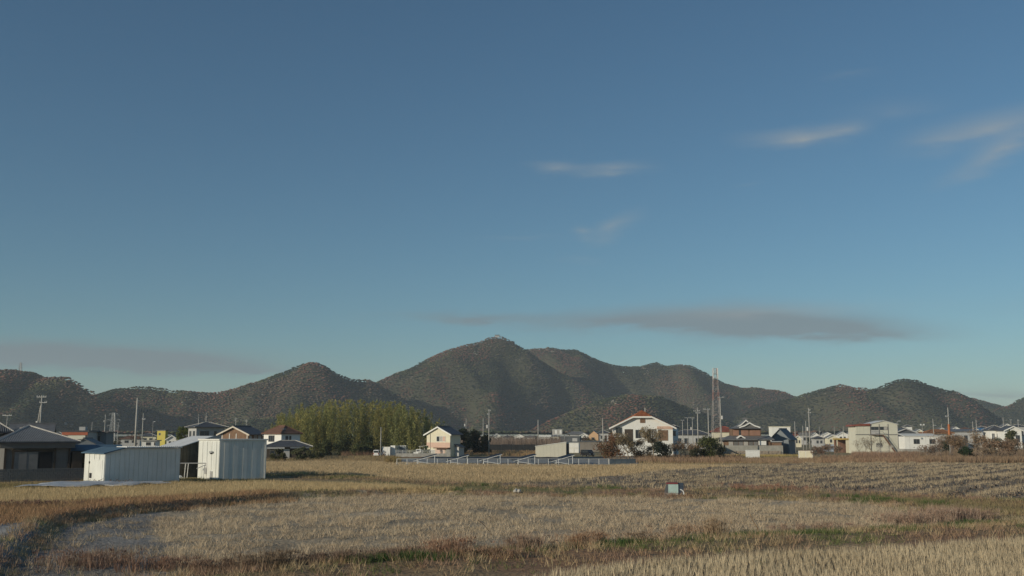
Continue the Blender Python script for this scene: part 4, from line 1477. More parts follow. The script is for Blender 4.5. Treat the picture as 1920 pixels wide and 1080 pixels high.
# ground floor
z1 = b.z(824)
b.part('wall', MB().box(Wt * 0.04, Wt * 0.80, 1.2, b.d, zt0 - 0.9, z1), W_BROWN)
for k in range(6):
    u0 = 0.07 + 0.087 * k
    o = b.part('screen', MB().box(Wt * u0, Wt * (u0 + 0.075), 1.1, 1.195, zy + 0.3, z1 - 0.55), (M_CURT, M_PLAS, M_SHUT)[k % 3])
b.part('sign_cloth', MB().box(Wt * 0.585, Wt * 0.72, 0.6, 0.7, zy + 0.85, b.z(826.5)), W_WHITE)
zk = b.z(817.5)
low = MB()
low.add([(-0.6, 0.2, z1 - 0.1), (Wt * 0.86, 0.2, z1 - 0.1), (Wt * 0.80, 3.6, zk), (Wt * 0.10, 3.6, zk), (-0.6, b.d, z1 - 0.1), (Wt * 0.86, b.d, z1 - 0.1)],
        [(0, 1, 2, 3), (0, 3, 4), (1, 5, 2), (3, 2, 5, 4)])
lo_ = b.part('lower_roof', low, TILE_GREY)
so = lo_.modifiers.new('solid', 'SOLIDIFY')
so.thickness = 0.3
so.offset = 0
gp_ = MB().prism([(Wt * 0.20, zk - 0.55), (Wt * 0.285, zk + 0.22), (Wt * 0.37, zk - 0.55), (Wt * 0.35, zk - 0.75), (Wt * 0.285, zk - 0.1), (Wt * 0.22, zk - 0.75)], 'y', 0.9, 3.4)
b.part('porch_gable', gp_, W_WHITE, lo_)
# upper floor
z2 = b.z(803.5)
b.part('upper_wall', MB().box(Wt * 0.15, Wt * 0.66, 3.2, b.d, z1, z2 + 0.1), W_BROWN)
M_RED = MAT('red_brown_plaster', (0.30, 0.17, 0.12), 0.9, 0.15, 0.8)
for u0, u1 in ((0.17, 0.27), (0.31, 0.44), (0.465, 0.645)):
    b.part('wall_panel', MB().box(Wt * u0, Wt * u1, 3.12, 3.195, zk + 0.15, z2 - 0.3), M_RED)
b.part('window', MB().box(Wt * 0.275, Wt * 0.305, 3.1, 3.19, zk + 0.3, z2 - 0.35), M_GLASS)
zg, zp = b.z(799), b.z(787.5, 2)
uc = 0.43
hw = 0.30
up = MB()
ye = 2.1
# sweeping hip skirt with a gable on top
A = [(Wt * (uc - hw), ye, z2), (Wt * (uc + hw), ye, z2), (Wt * (uc + hw), b.d + 0.8, z2), (Wt * (uc - hw), b.d + 0.8, z2)]
B = [(Wt * (uc - 0.17), ye + 1.5, zg), (Wt * (uc + 0.19), ye + 1.5, zg), (Wt * (uc + 0.19), b.d - 0.6, zg), (Wt * (uc - 0.17), b.d - 0.6, zg)]
up.add(A + B, [(0, 1, 5, 4), (1, 2, 6, 5), (2, 3, 7, 6), (3, 0, 4, 7), (4, 5, 6, 7), (3, 2, 1, 0)])
uo = b.part('upper_roof', up, TILE_GREY)
for k, (du, w_, y0, y1, zb_, zt_) in enumerate(((-0.015, 0.20, ye + 2.2, b.d - 0.5, zg - 0.5, zp), (0.03, 0.19, ye + 0.5, ye + 3.2, z2 + 0.25, zp - 0.75))):
    c = Wt * (uc + du)
    w = Wt * w_
    g = MB().prism([(c - w, zb_), (c - w * 0.45, zb_ + (zt_ - zb_) * 0.42), (c, zt_), (c + w * 0.45, zb_ + (zt_ - zb_) * 0.42), (c + w, zb_), (c + w, zb_ + 0.3), (c + w * 0.45, zb_ + (zt_ - zb_) * 0.42 + 0.32), (c, zt_ + 0.35), (c - w * 0.45, zb_ + (zt_ - zb_) * 0.42 + 0.32), (c - w, zb_ + 0.3)], 'y', y0, y1)
    go = b.part('gable_roof', g, TILE_GREY, uo)
    e_ = MB().prism([(c - w * 0.98, zb_ - 0.12), (c - w * 0.45, zb_ + (zt_ - zb_) * 0.42 - 0.22), (c, zt_ - 0.25), (c + w * 0.45, zb_ + (zt_ - zb_) * 0.42 - 0.22), (c + w * 0.98, zb_ - 0.12), (c + w * 0.98, zb_ + 0.2), (c + w * 0.45, zb_ + (zt_ - zb_) * 0.42 + 0.14), (c, zt_ + 0.14), (c - w * 0.45, zb_ + (zt_ - zb_) * 0.42 + 0.14), (c - w * 0.98, zb_ + 0.2)], 'y', y0 - 0.12, y0 - 0.01)
    b.part('gable_trim', e_, W_WHITE, uo)
    b.part('gable_wall', MB().prism([(c - w * 0.85, zb_), (c + w * 0.85, zb_), (c, zt_ - 0.2)], 'y', y0 + 0.3, y1 - 0.1), M_PLAS, uo)
b.part('ridge_ornament', MB().box(Wt * (uc - 0.04), Wt * (uc + 0.02), ye + 3.0, b.d - 1, zp + 0.2, zp + 0.7), TILE_GREY, uo)
# small annexe at the right of the terrace
b.part('annex_wall', MB().box(Wt * 0.82, Wt * 0.985, 0.6, 3.4, zt0 - 0.9, b.z(829)), W_BROWN)
b.part('annex_roof', MB().box(Wt * 0.80, Wt * 1.0, 0.3, 3.7, b.z(829), b.z(829) + 0.28), M_STEEL)

b = Bld('slate_barn', 'long blue-grey barn with slate roof right of the traditional house', 1447, 1480, 1491, 300, -38, cat='barn')
ze, zr = b.z(822), b.z(805, 2)
b.walls(ze, W_BLUE, zr, 'y')
b.gable(ze, zr, MAT('slate_sheet', (0.12, 0.14, 0.16), 0.6, 0.2, 0.8), 'y', 0.6, 0.5)
b.panel('door', 'f', 0.6, 0.9, 0.1, ze * 0.6, M_FRAME, 0.06)
b = Bld('white_block', 'plain white flat-roofed house behind the slate barn', 1448, None, 1483, 350, -6, 7.0)
h = b.z(800.5)
b.walls(h, W_WHITE)
b.part('roof', MB().box(-0.15, b.w + 0.15, -0.15, b.d + 0.15, h + 0.004, h + 0.18), W_CREAM)
b.window('f', 0.5, 0.82, h * 0.70, h * 0.87, M_FRAME)
b = Bld('red_roof_cottage', 'cream cottage with dull red roof left of the traditional house', 1338, None, 1380, 335, -6, 7.0)
ze, zr = b.z(810), b.z(799.5, 3)
b.walls(ze, W_CREAM)
b.hip(ze, zr, TILE_RED, 0.5, rl=1.0)
b.window('f', 0.25, 0.5, ze * 0.5, ze * 0.75)
b = Bld('slate_house', 'dark slate-roofed house seen between the orange-roofed house and lattice tower', 1263, None, 1330, 430, -6, 9.0)
ze, zr = b.z(815), b.z(806, 4)
b.walls(ze, W_GREY)
b.hip(ze, zr, TILE_DARK, 0.8)
for a in (0.1, 0.3, 0.62, 0.82):
    b.window('f', a, a + 0.12, ze * 0.35, ze * 0.75)
b = Bld('white_annex', 'small white annex at the right flank of the orange-roofed house', 1257, None, 1272, 300, -5, 5.0)
h = b.z(802)
b.walls(h, W_WHITE)
b.hip(h, h + 0.8, TILE_DARK, 0.4)
b.window('f', 0.3, 0.7, h * 0.7, h * 0.88)

# white tanks in the dry grass
for pl, pr, pt, py, th, lab in ((1399, 1424, 844.5, 858, -6, 'white box-shaped tank standing before the traditional house terrace'), (1497, 1523.5, 845, 860, -14, 'white metal locker with rusty lid right of the slate barn')):
    D = 10176 / (py - 815)
    b = Bld('storage_box', lab, pl, None, pr, D, th, 1.5, 'tank' if pl < 1450 else 'locker')
    h = b.z(pt)
    b.walls(h, M_WHITEP, name='body')
    b.part('lid', MB().box(-0.06, b.w + 0.06, -0.08, 1.58, h + 0.003, h + 0.08), M_WHITEP if pl < 1450 else W_BROWN)
    if pl > 1450:
        b.panel('door', 'f', 0.04, 0.48, 0.15, h - 0.1, W_CREAM, 0.04)
        b.panel('door', 'f', 0.52, 0.96, 0.15, h - 0.1, W_CREAM, 0.04)
    else:
        for x in (0.1, b.w - 0.2):
            b.part('foot', MB().box(x, x + 0.12, 0.1, 1.4, -0.15, -0.002), M_CONC)

# ---------------------------------------------------------------- site buildings on the right
b = Bld('site_office', 'two-storey pale site office with outside stair and rust-red roof', 1605, None, 1684, 318, -3, 8.0, 'building')
h = b.z(800)
Ws = b.w
M_SITE = MAT('site_panel', (0.62, 0.605, 0.50), 0.7, 0.07, 0.8, streak=0.2)
zl_, zr_ = b.z(799.5), b.z(789.2)
xs = Ws * 0.355
b.part('wall', MB().box(0, xs, 0, b.d, 0, zl_), M_SITE)
b.part('wall', MB().prism([(xs + 0.003, 0), (Ws, 0), (Ws, b.z(795.5)), (Ws * 0.68, zr_), (xs + 0.003, b.z(795))], 'y', 0, b.d), M_SITE)
b.part('roof', MB().prism([(-0.8, zl_ + 0.02), (xs - 0.01, zl_ + 0.25), (xs - 0.01, zl_ + 0.9), (-0.5, zl_ + 0.55)], 'y', -0.4, b.d + 0.3), TILE_RED)
s2 = MB().prism([(xs - 0.3, b.z(795) - 0.05), (Ws * 0.68, zr_ + 0.02), (Ws + 0.35, b.z(795.5) - 0.12), (Ws + 0.35, b.z(795.5)), (Ws * 0.68, zr_ + 0.16), (xs - 0.3, b.z(795) + 0.08)], 'y', -0.3, b.d + 0.3)
b.part('roof', s2, M_ROOFW)
zm = b.z(815)
b.panel('floor_band', 'f', 0.0, 1.0, zm - 0.1, zm + 0.12, M_FRAME, 0.09)
for a in (0.355, 0.565, 0.775):
    b.panel('frame_post', 'f', a, a + 0.012, 0, b.z(795), M_FRAME, 0.1)
for k in range(7):
    b.panel('panel', 'f', 0.005 + k * 0.05, 0.05 + k * 0.05, zm + 0.13, zl_ - 0.05, M_SITE, 0.05 + 0.02 * (k % 2))
zw0, zw1 = b.z(806.3), b.z(800)
b.window('f', 0.375, 0.555, zw0, zw1)
b.window('f', 0.585, 0.77, zw0, zw1, None, [M_GLASS, M_CURT])
b.panel('panel', 'f', 0.375, 0.56, zm + 0.13, zw0 - 0.05, W_GREY, 0.05)
# stair
st = MB()
xa_, xb_ = Ws * 0.60, Ws * 0.90
st.add([(xa_, -1.2, zm), (xa_ + 0.5, -1.2, zm), (xb_ + 0.5, -1.2, 0.1), (xb_, -1.2, 0.1), (xa_, -1.15, zm), (xa_ + 0.5, -1.15, zm), (xb_ + 0.5, -1.15, 0.1), (xb_, -1.15, 0.1)],
       [(0, 1, 2, 3), (7, 6, 5, 4), (0, 4, 5, 1), (1, 5, 6, 2), (2, 6, 7, 3), (3, 7, 4, 0)])
sto = b.part('stair', st, TILE_BROWN)
for k in range(14):
    f_ = (k + 0.5) / 14
    b.part('tread', MB().box(xa_ + (xb_ - xa_) * f_ + 0.05, xa_ + (xb_ - xa_) * f_ + 0.42, -1.14, -0.2, zm + (0.1 - zm) * f_ - 0.03, zm + (0.1 - zm) * f_ + 0.03), TILE_BROWN, sto)
b.part('handrail', MB().rod((xa_ + 0.3, -1.18, zm + 0.95), (xb_ + 0.4, -1.18, 1.0), 0.05).rod((Ws * 0.36, -1.18, zm + 0.95), (xa_ + 0.3, -1.18, zm + 0.95), 0.05), M_FRAME, sto)
b.part('landing', MB().box(Ws * 0.36, xa_ + 0.3, -1.2, -0.12, zm - 0.12, zm - 0.02), TILE_BROWN, sto)
b.window('f', 0.48, 0.62, 2.0, 3.2)

b = Bld('white_prefab', 'long white single-storey prefab with two windows on a block plinth', 1697, None, 1760, 305, -4, 6.0, 'building')
h0_, h = b.z(841.8), b.z(818.5)
b.part('plinth', MB().box(-0.5, b.w + 0.5, -0.6, b.d, -0.2, h0_ - 0.004), M_CONC)
b.part('wall', MB().box(0, b.w, 0, b.d, h0_, h), W_WHITE)
b.part('roof', MB().prism([(-0.25, h + 0.005), (b.d + 0.2, h + 0.75), (b.d + 0.2, h + 0.9), (-0.25, h + 0.15)], 'x', -0.2, b.w + 0.2), M_SHEDG)
hh = h - h0_
b.window('f', 0.26, 0.44, h0_ + hh * 0.40, h0_ + hh * 0.80)
b.window('f', 0.73, 0.90, h0_ + hh * 0.40, h0_ + hh * 0.80)
b.panel('vent_hood', 'f', 0.47, 0.51, h0_ + hh * 0.8, h0_ + hh * 0.92, M_STEEL, 0.3)
for a in (0.14, 0.62):
    b.panel('panel_joint', 'f', a, a + 0.006, h0_ + 0.05, h - 0.05, W_GREY, 0.02)
b = Bld('dark_gable_house', 'dark two-tiered roofed house between the site office and white prefab', 1682, None, 1717, 352, -5, 8.0)
ze, zr = b.z(810), b.z(803.5)
b.walls(ze, MAT('dark_sheet', (0.1, 0.11, 0.12)), zr, 'y')
b.gable(ze, zr, TILE_DARK, 'y', 0.8, 0.5, trim=W_GREY)
b.part('lower_roof', MB().prism([(-2.4, b.z(820.5)), (0.2, b.z(813)), (0.2, b.z(813) + 0.2), (-2.4, b.z(820.5) + 0.2)], 'x', -0.6, b.w + 0.3), TILE_DARK)
b.window('f', 0.2, 0.32, ze * 0.7, ze * 0.85, M_FRAMEW, M_CURT)
b = Bld('cream_flat_house', 'cream flat-topped house just above the white prefab roof', 1714, None, 1745, 420, -5, 8.0)
h = b.z(811.5)
b.walls(h, W_CREAM)
b.part('roof', MB().box(-0.4, b.w + 0.4, -0.4, b.d + 0.4, h + 0.004, h + 0.35), TILE_BROWN)
b.window('f', 0.3, 0.5, h * 0.5, h * 0.75)
b = Bld('rust_roof_house', 'low house with wide rust-orange roof left of the orange-sleeved pole', 1742, None, 1786, 385, -6, 8.0)
ze, zr = b.z(813), b.z(805.5, 4)
b.walls(ze, W_GREY)
b.hip(ze, zr, MAT('rust_tiles', (0.26, 0.12, 0.05), 0.8, 0.3, 1), 0.9, rl=4)
for a in (0.1, 0.4, 0.7):
    b.window('f', a, a + 0.15, ze * 0.4, ze * 0.8, None, M_CURT)
b = Bld('white_long_house', 'long white house with dark roof and three windows near the right edge', 1857, None, 1886, 395, -8, 8.0)
ze, zr = b.z(807), b.z(797.5, 4)
b.walls(ze, W_WHITE)
b.hip(ze, zr, TILE_DARK, 0.6)
for a in (0.12, 0.44, 0.72):
    b.window('f', a, a + 0.2, ze * 0.45, ze * 0.85, M_FRAMEW)
b = Bld('white_gable_house', 'white gable house adjoining the long white house at the right edge', 1886, None, 1917, 385, -8, 9.0)
ze, zr = b.z(806.5), b.z(799.5)
b.walls(ze, W_WHITE, zr, 'y')
b.gable(ze, zr, TILE_DARK, 'y', 0.6, 0.5, trim=W_WHITE)
b.window('f', 0.62, 0.88, ze * 0.4, ze * 0.75)
b = Bld('blue_tarp_shed', 'small shed with bright blue roof left of the long white house', 1843, None, 1857, 420, -8, 5.0, 'shed')
h = b.z(810)
b.walls(h, W_GREY)
b.part('roof', MB().prism([(-0.4, h), (5.4, h + 1.5), (5.4, h + 1.6), (-0.4, h + 0.1)], 'x', -0.4, b.w + 0.4), MAT('bright_blue_sheet', (0.06, 0.19, 0.36), 0.6, 0.15))
b.panel('door', 'f', 0.3, 0.6, 0, h * 0.7, M_FRAME, 0.05)
b = Bld('long_grey_roof', 'long low house with flat grey roof behind the russet bushes', 1786, None, 1842, 400, -5, 9.0)
h = b.z(809.5)
b.walls(h, W_GREY)
b.part('roof', MB().prism([(-0.6, h), (9.5, h + 0.9), (9.5, h + 1.1), (-0.6, h + 0.2)], 'x', -0.5, b.w + 0.5), TILE_GREY)
for a in (0.1, 0.4, 0.7):
    b.window('f', a, a + 0.12, h * 0.4, h * 0.8)

# works yard left of the site office
b = Bld('canopy', 'yellow-fronted work canopy left of the site office', 1569, None, 1592, 330, -3, 4.0, 'shed')
h = b.z(824.5)
b.part('roof', MB().box(-0.2, b.w + 0.2, -0.3, 4, h, h + 0.45), MAT('yellow_fascia', (0.52, 0.36, 0.10), 0.6, 0.1))
b.part('post', MB().box(b.w - 0.9, b.w, 0, 0.4, 0, h - 0.005), W_CREAM)
b.part('post', MB().box(0, 0.3, 0, 0.3, 0, h - 0.005), W_CREAM)
b.part('back_wall', MB().box(0, b.w, 3.4, 3.6, 0, h - 0.005), M_RED)
p0, p1 = P(1543, 843, 352), P(1606, 843, 335)
t = thing('sheet_fence', 'pale blue-grey corrugated site fence between the poles and site office', 'fence', (p0.x, p0.y, -0.4), math.atan2(p1.y - p0.y, p1.x - p0.x))
LF = (p1 - p0).length
for k in range(14):
    MB().box(LF * k / 14 + 0.01, LF * (k + 1) / 14 - 0.01, 0.05 * (k % 2), 0.05 * (k % 2) + 0.04, 0.1, 2.5 + 0.04 * (k % 3)).build('panel', MAT('fence_sheet', (0.27, 0.31, 0.37), 0.6, 0.15, 1, streak=0.3), t)
q = P(1600, 822, 331)
tp = MB()
pts_ = [(-1.2, 0, 1.6), (-0.2, -0.1, 0.4), (0.3, 0, -0.9), (0.9, 0.1, 0.2), (1.4, 0, 1.4), (0.1, 0.3, 1.2), (0.5, 0.6, 0.4), (-0.6, 0.5, 1.3)]
tp.add([(x, y, z) for x, y, z in pts_], [(0, 1, 5), (1, 2, 3), (1, 3, 5), (5, 3, 4), (0, 5, 7), (7, 5, 6), (5, 4, 6), (7, 6, 2, 1), (6, 4, 3, 2), (0, 7, 1)])
tp.box(-0.1, 0.1, 0.1, 0.3, -3.2, 0.4)
o = tp.build('green_tarpaulin', MAT('green_tarp', (0.10, 0.36, 0.26), 0.7, 0.2, 1))
o.location = (q.x, q.y, q.z)
tag(o, 'turquoise-green sheet bunched on a post at the site office corner', 'tarpaulin')

# ---------------------------------------------------------------- small far houses of the town
FAR = [  # pl, pr, eave, ridge, D, wall, roof, type, label
    (1484, 1502, 818, 813, 620, W_PINK, TILE_RED, 'hip', 'far low house with reddish roof right of the white block'),
    (1503, 1522, 816.5, 811, 600, W_GREY, TILE_GREY, 'mono', 'far grey house with white flat eave behind the tall transformer pole'),
    (1522, 1537, 816.5, 811.5, 640, W_WHITE, TILE_GREY, 'gable', 'far small white gable house just right of the transformer pole'),
    (1541, 1564, 816, 811, 610, W_WHITE, TILE_GREY, 'gable', 'far white house with bright gable above the site fence'),
    (1571, 1590, 815, 810, 600, W_WHITE, TILE_GREY, 'gable', 'far white house above the yellow-fronted canopy'),
    (1588, 1604, 815, 809.5, 660, W_CREAM, TILE_GREY, 'gable', 'far cream house directly left of the site office'),
    (862, 884, 824, 818, 520, W_WHITE, TILE_GREY, 'gable', 'far pale house behind the dark evergreens right of the gable house'),
    (924, 940, 819, 813.5, 640, W_WHITE, TILE_GREY, 'gable', 'far white gable house right of the transformer pole by the net fence'),
    (944, 962, 820.5, 815.5, 700, W_GREY, TILE_DARK, 'hip', 'far grey hip-roofed house above the black net fence'),
    (984, 1002, 820.5, 816, 640, W_WHITE, TILE_GREY, 'hip', 'far low white house left of the thin pole near the billboard'),
    (1010, 1032, 820, 816, 600, W_WHITE, M_ROOFW, 'mono', 'far pale-roofed shed left of the billboard'),
    (1062, 1100, 815, 809, 700, W_GREY, TILE_GREY, 'hip', 'far grey house between the billboard and peach house'),
    (1122, 1142, 812, 806.5, 560, W_GREY, TILE_DARK, 'hip', 'far slate-roofed house left of the orange-roofed house'),
    (1818, 1842, 812, 806.5, 520, W_CREAM, TILE_BROWN, 'gable', 'far cream gable house behind the long grey roof'),
    (1760, 1776, 806.5, 802.5, 560, W_WHITE, TILE_GREY, 'gable', 'far small white gable peeping over the rust-orange roof'),
    (1718, 1732, 809, 805, 600, W_CREAM, TILE_GREY, 'gable', 'far tiny cream gable under the twin floodlights'),
    (226, 262, 823, 817, 520, W_GREY, TILE_BROWN, 'hip', 'far brown-roofed house left of the thick bare pole'),
    (96, 118, 817, 810, 360, W_GREY, TILE_DARK, 'hip', 'far dark-roofed house left of the red band shop'),
    (1882, 1900, 799.5, 795, 620, W_WHITE, TILE_GREY, 'gable', 'far white gable house above the long white house roof'),
    (1490, 1503, 822, 817, 480, W_CREAM, TILE_BROWN, 'gable', 'far cream cottage left of the tall transformer pole foot'),
    (1527, 1546, 822.5, 817.5, 470, W_GREY, TILE_DARK, 'hip', 'far dark-roofed house below the far small white gable house'),
    (1552, 1572, 820.5, 815.5, 500, W_CREAM, TILE_GREY, 'gable', 'far cream gable house left of the yellow-fronted canopy'),
    (1698, 1712, 800, 796.5, 760, W_WHITE, TILE_DARK, 'hip', 'far white house over the dark two-tiered roof'),
    (1786, 1802, 805, 800.5, 640, W_WHITE, TILE_GREY, 'gable', 'far white gable house right of the orange-sleeved pole'),
    (1804, 1822, 805.5, 801.5, 680, W_GREY, TILE_BROWN, 'hip', 'far brown hip roof left of the pole pair'),
    (1836, 1856, 803.5, 799, 640, W_WHITE, TILE_DARK, 'hip', 'far white dark-roofed house right of the pole pair'),
    (1380, 1398, 812, 807, 520, W_WHITE, TILE_GREY, 'gable', 'far white gable left behind the traditional house'),
    (1292, 1312, 819, 813.5, 480, W_WHITE, TILE_BROWN, 'gable', 'far white brown-roofed house low among the T-topped poles'),
    (1312, 1336, 820.5, 815, 470, W_CREAM, TILE_DARK, 'hip', 'far cream house low left of the lattice tower'),
    (1086, 1104, 817.5, 812.5, 640, W_WHITE, TILE_BROWN, 'gable', 'far white house left of the peach house'),
    (1030, 1048, 818.5, 813.5, 720, W_CREAM, TILE_GREY, 'hip', 'far cream house directly under the billboard'),
    (964, 984, 819, 814.5, 760, W_WHITE, TILE_BROWN, 'gable', 'far white brown-roofed house above the middle of the net fence'),
    (312, 332, 823, 816.5, 380, W_WHITE, TILE_GREY, 'gable', 'far white gable house right of the mustard-yellow house'),
    (262, 292, 818, 812.5, 560, W_CREAM, TILE_DARK, 'hip', 'far cream hip-roofed house behind the thin concrete pole'),
    (1902, 1925, 800, 795, 640, W_GREY, TILE_DARK, 'hip', 'far grey house at the right edge under the poles'),
]
for pl, pr, pe, prd, D, wm, rm, ty, lab in FAR:
    b = Bld('town_house', lab, pl, None, pr, D, -6 if pl > 960 else 8, 7.0, 'house', 'small far houses of the town', zb=-0.42)
    ze, zr = b.z(pe), b.z(prd)
    if ty == 'gable':
        b.walls(ze, wm, zr, 'y')
        b.gable(ze, zr, rm, 'y', 0.5, 0.4, trim=W_WHITE)
    elif ty == 'hip':
        b.walls(ze, wm)
        b.hip(ze, zr, rm, 0.7)
    else:
        b.walls(ze, wm)
        b.part('roof', MB().box(-0.5, b.w + 0.5, -0.6, b.d + 0.4, ze + 0.004, zr), rm)
    b.window('f', 0.2, 0.42, ze * 0.45, ze * 0.8)
    b.window('f', 0.58, 0.8, ze * 0.45, ze * 0.8)

# ---------------------------------------------------------------- poles and masts
def utility_pole(label, px, pt, D, arms=(), pot=None, r=0.16, lamp=False, name='utility_pole', mat=None):
    x = P(px, pt, D).x
    zt = P(px, pt, D).z
    zb = gz1(x, D)
    t = thing(name, label, 'pole', (x, D, zb), R(random.uniform(-20, 20)) * 0, 'utility poles of the village')
    H = zt - zb
    MB().rod((0, 0, -0.2), (0, 0, H), r, r * 0.62, 10).build('shaft', mat or M_CONCP, t, smooth=True)
    for z, half, off in arms:
        a = MB().box(off - half, off + half, -0.05 - r, 0.05 - r, H - z - 0.05, H - z + 0.05).build('crossarm', M_STEEL, t)
        for s in (-0.9, -0.45, 0.45, 0.9):
            MB().rod((off + s * half, -r, H - z + 0.055), (off + s * half, -r, H - z + 0.28), 0.06, 0.04, 6).build('insulator', M_PORC, a)
    if pot:
        z, side = pot
        o = MB().rod((side * 0.45, 0, H - z - 0.95), (side * 0.45, 0, H - z), 0.28, 0.28, 10).build('transformer', M_PORC, t)
        MB().rod((side * 0.12, 0, H - z - 0.15), (side * 0.45, 0, H - z - 0.15), 0.05, 0.05, 5).build('bracket', M_STEEL, o)
    if lamp:
        MB().rod((0, 0, H - 0.1), (0.5, -0.2, H + 0.1), 0.05, 0.05, 5).build('lamp_arm', M_STEEL, t)
        MB().box(0.4, 0.95, -0.35, -0.1, H + 0.02, H + 0.16).build('lamp_head', M_WHITEP, t)
    return t


p = utility_pole('concrete pole with transformer and slanted stay behind the tiled house', 79, 741, 168, ((0.3, 0.8, 0), (1.2, 0.6, 0.35)), (4.2, -1))
MB().rod((-1.35, 0.4, -0.2), (-0.15, 0.1, p.children[0].dimensions.z - 0.6 if False else 9.8), 0.13, 0.1, 8).build('stay_pole', M_CONCP, p)
utility_pole('thick bare concrete pole rising behind the long grey shed', 258, 746, 185, (), None, 0.24)
utility_pole('thin concrete pole just right of the thick bare pole', 269, 775, 240, ((1.4, 0.35, 0.2),), None, 0.15)
utility_pole('dark pole left of the near lattice pylon', 198, 777, 300, ((2.0, 0.25, -0.2),))
utility_pole('short thin pole above the red band shop roof', 173, 791, 380)
utility_pole('slim pole directly right of the near lattice pylon', 222, 792, 400)
utility_pole('lone street-lamp pole between thin pole and yellow house', 287, 791, 400, (), None, 0.1, True)
utility_pole('slender pole with T-shaped top over the left tiled roofs', 14, 778, 200, ((0.1, 0.9, 0),), None, 0.1)
utility_pole('bare pole between the white van and storage cabins', 714.5, 801, 262, (), None, 0.14)
utility_pole('tall pole with transformer right of the dark evergreens', 917, 767, 290, ((0.5, 0.35, 0.15), (1.5, 0.3, -0.2)), (4.4, -1))
utility_pole('grey pole just left of the tall transformer pole by the net fence', 906, 783, 390)
utility_pole('short pole behind the cream gable house evergreens', 874, 784, 400, (), (2.2, -1))
utility_pole('dark pole standing left of the billboard', 1009, 787, 430, (), None, 0.24)
utility_pole('pale straight pole in front of the peach house', 1130, 784, 289, ((6.0, 0.3, -0.3),))
utility_pole('T-topped pole right of the orange-roofed house, shortest of the row', 1279.5, 788, 400, ((0.1, 0.7, 0),))
utility_pole('T-topped pole second in the row right of the orange-roofed house', 1289, 783, 370, ((0.1, 1.0, 0),), None, 0.13)
utility_pole('pole with transformer third in the row right of the orange-roofed house', 1298, 783, 372, ((0.2, 0.7, 0),), (3.4, -1))
utility_pole('tall pole with two crossarms between the row and lattice tower', 1307.5, 764, 256, ((0.9, 0.8, -0.2), (1.4, 0.55, 0.1)))
utility_pole('tall T-topped pole immediately left of the lattice tower', 1327.5, 767, 250, ((0.1, 0.75, -0.4),))
utility_pole('tall dark pole with boxes leaning past the lattice tower right leg', 1350, 744, 284, ((0.2, 0.9, 0.2),), (5.2, 1))
utility_pole('bare pole right of the slate barn', 1490, 790, 322)
utility_pole('tall transformer pole in the gap right of the white block', 1516, 765, 272, ((0.6, 0.25, 0.15), (1.3, 0.35, 0.1)), (5.0, -1))
utility_pole('thin pole left of the tall transformer pole', 1505, 798, 350)
utility_pole('grey pole hugging the left side of the tall transformer pole', 1510.5, 789, 400)
utility_pole('short pale pole in front of the far white houses', 1543, 810, 330, (), None, 0.12)
utility_pole('far pole over the far white gable house', 1536, 800, 560)
utility_pole('far pole midway between transformer pole and site office', 1564, 800, 560)
utility_pole('far pole nearest the left side of the site office', 1581, 799, 560)
p = utility_pole('tall pole with orange sleeve low on its shaft', 1777, 764, 250, ((2.2, 0.4, -0.4),))
zs0, zs1 = zat(816, 250), zat(795.5, 250)
MB().rod((0, 0, zs0), (0, 0, zs1), 0.34, 0.26, 10).build('orange_sleeve', MAT('orange_sleeve', (0.42, 0.15, 0.06), 0.7, 0.25, 1.5), p)
utility_pole('pole with bracket behind the cream flat-topped house', 1749, 785, 360, ((2.4, 0.5, 0.5),))
utility_pole('short pole left of the orange-sleeved pole', 1765, 795, 420)
utility_pole('left pole of the pair over the long grey roof', 1823.5, 790, 400)
utility_pole('right pole of the pair over the long grey roof', 1830, 787, 400)
utility_pole('pole rising over the long white house roof', 1880.5, 783, 400)
utility_pole('T-topped pole over the join of the two white houses', 1895, 787, 420, ((0.1, 0.45, 0),), None, 0.12)
utility_pole('pole at the far right above the white gable house', 1908.5, 786, 400, ((0.6, 0.35, 0),))
# street lamp and twin floodlights
utility_pole('street lamp at the right corner of the site office', 1682, 790, 316, (), None, 0.09, True, 'street_lamp')
q = P(1729, 797, 380)
t = thing('floodlight_mast', 'twin white floodlights on a thin mast above the prefab', 'floodlight', (q.x, q.y, -0.42))
MB().rod((0, 0, 0), (0, 0, q.z + 0.42), 0.07).build('mast', M_STEEL, t)
MB().box(-0.6, 0.6, -0.04, 0.04, q.z + 0.3, q.z + 0.42).build('crossbar', M_STEEL, t)
for s in (-1, 1):
    MB().rod((s * 0.55, 0.1, q.z + 0.62), (s * 0.55, -0.25, q.z + 0.55), 0.26, 0.32, 10).build('lamp', M_WHITEP, t)


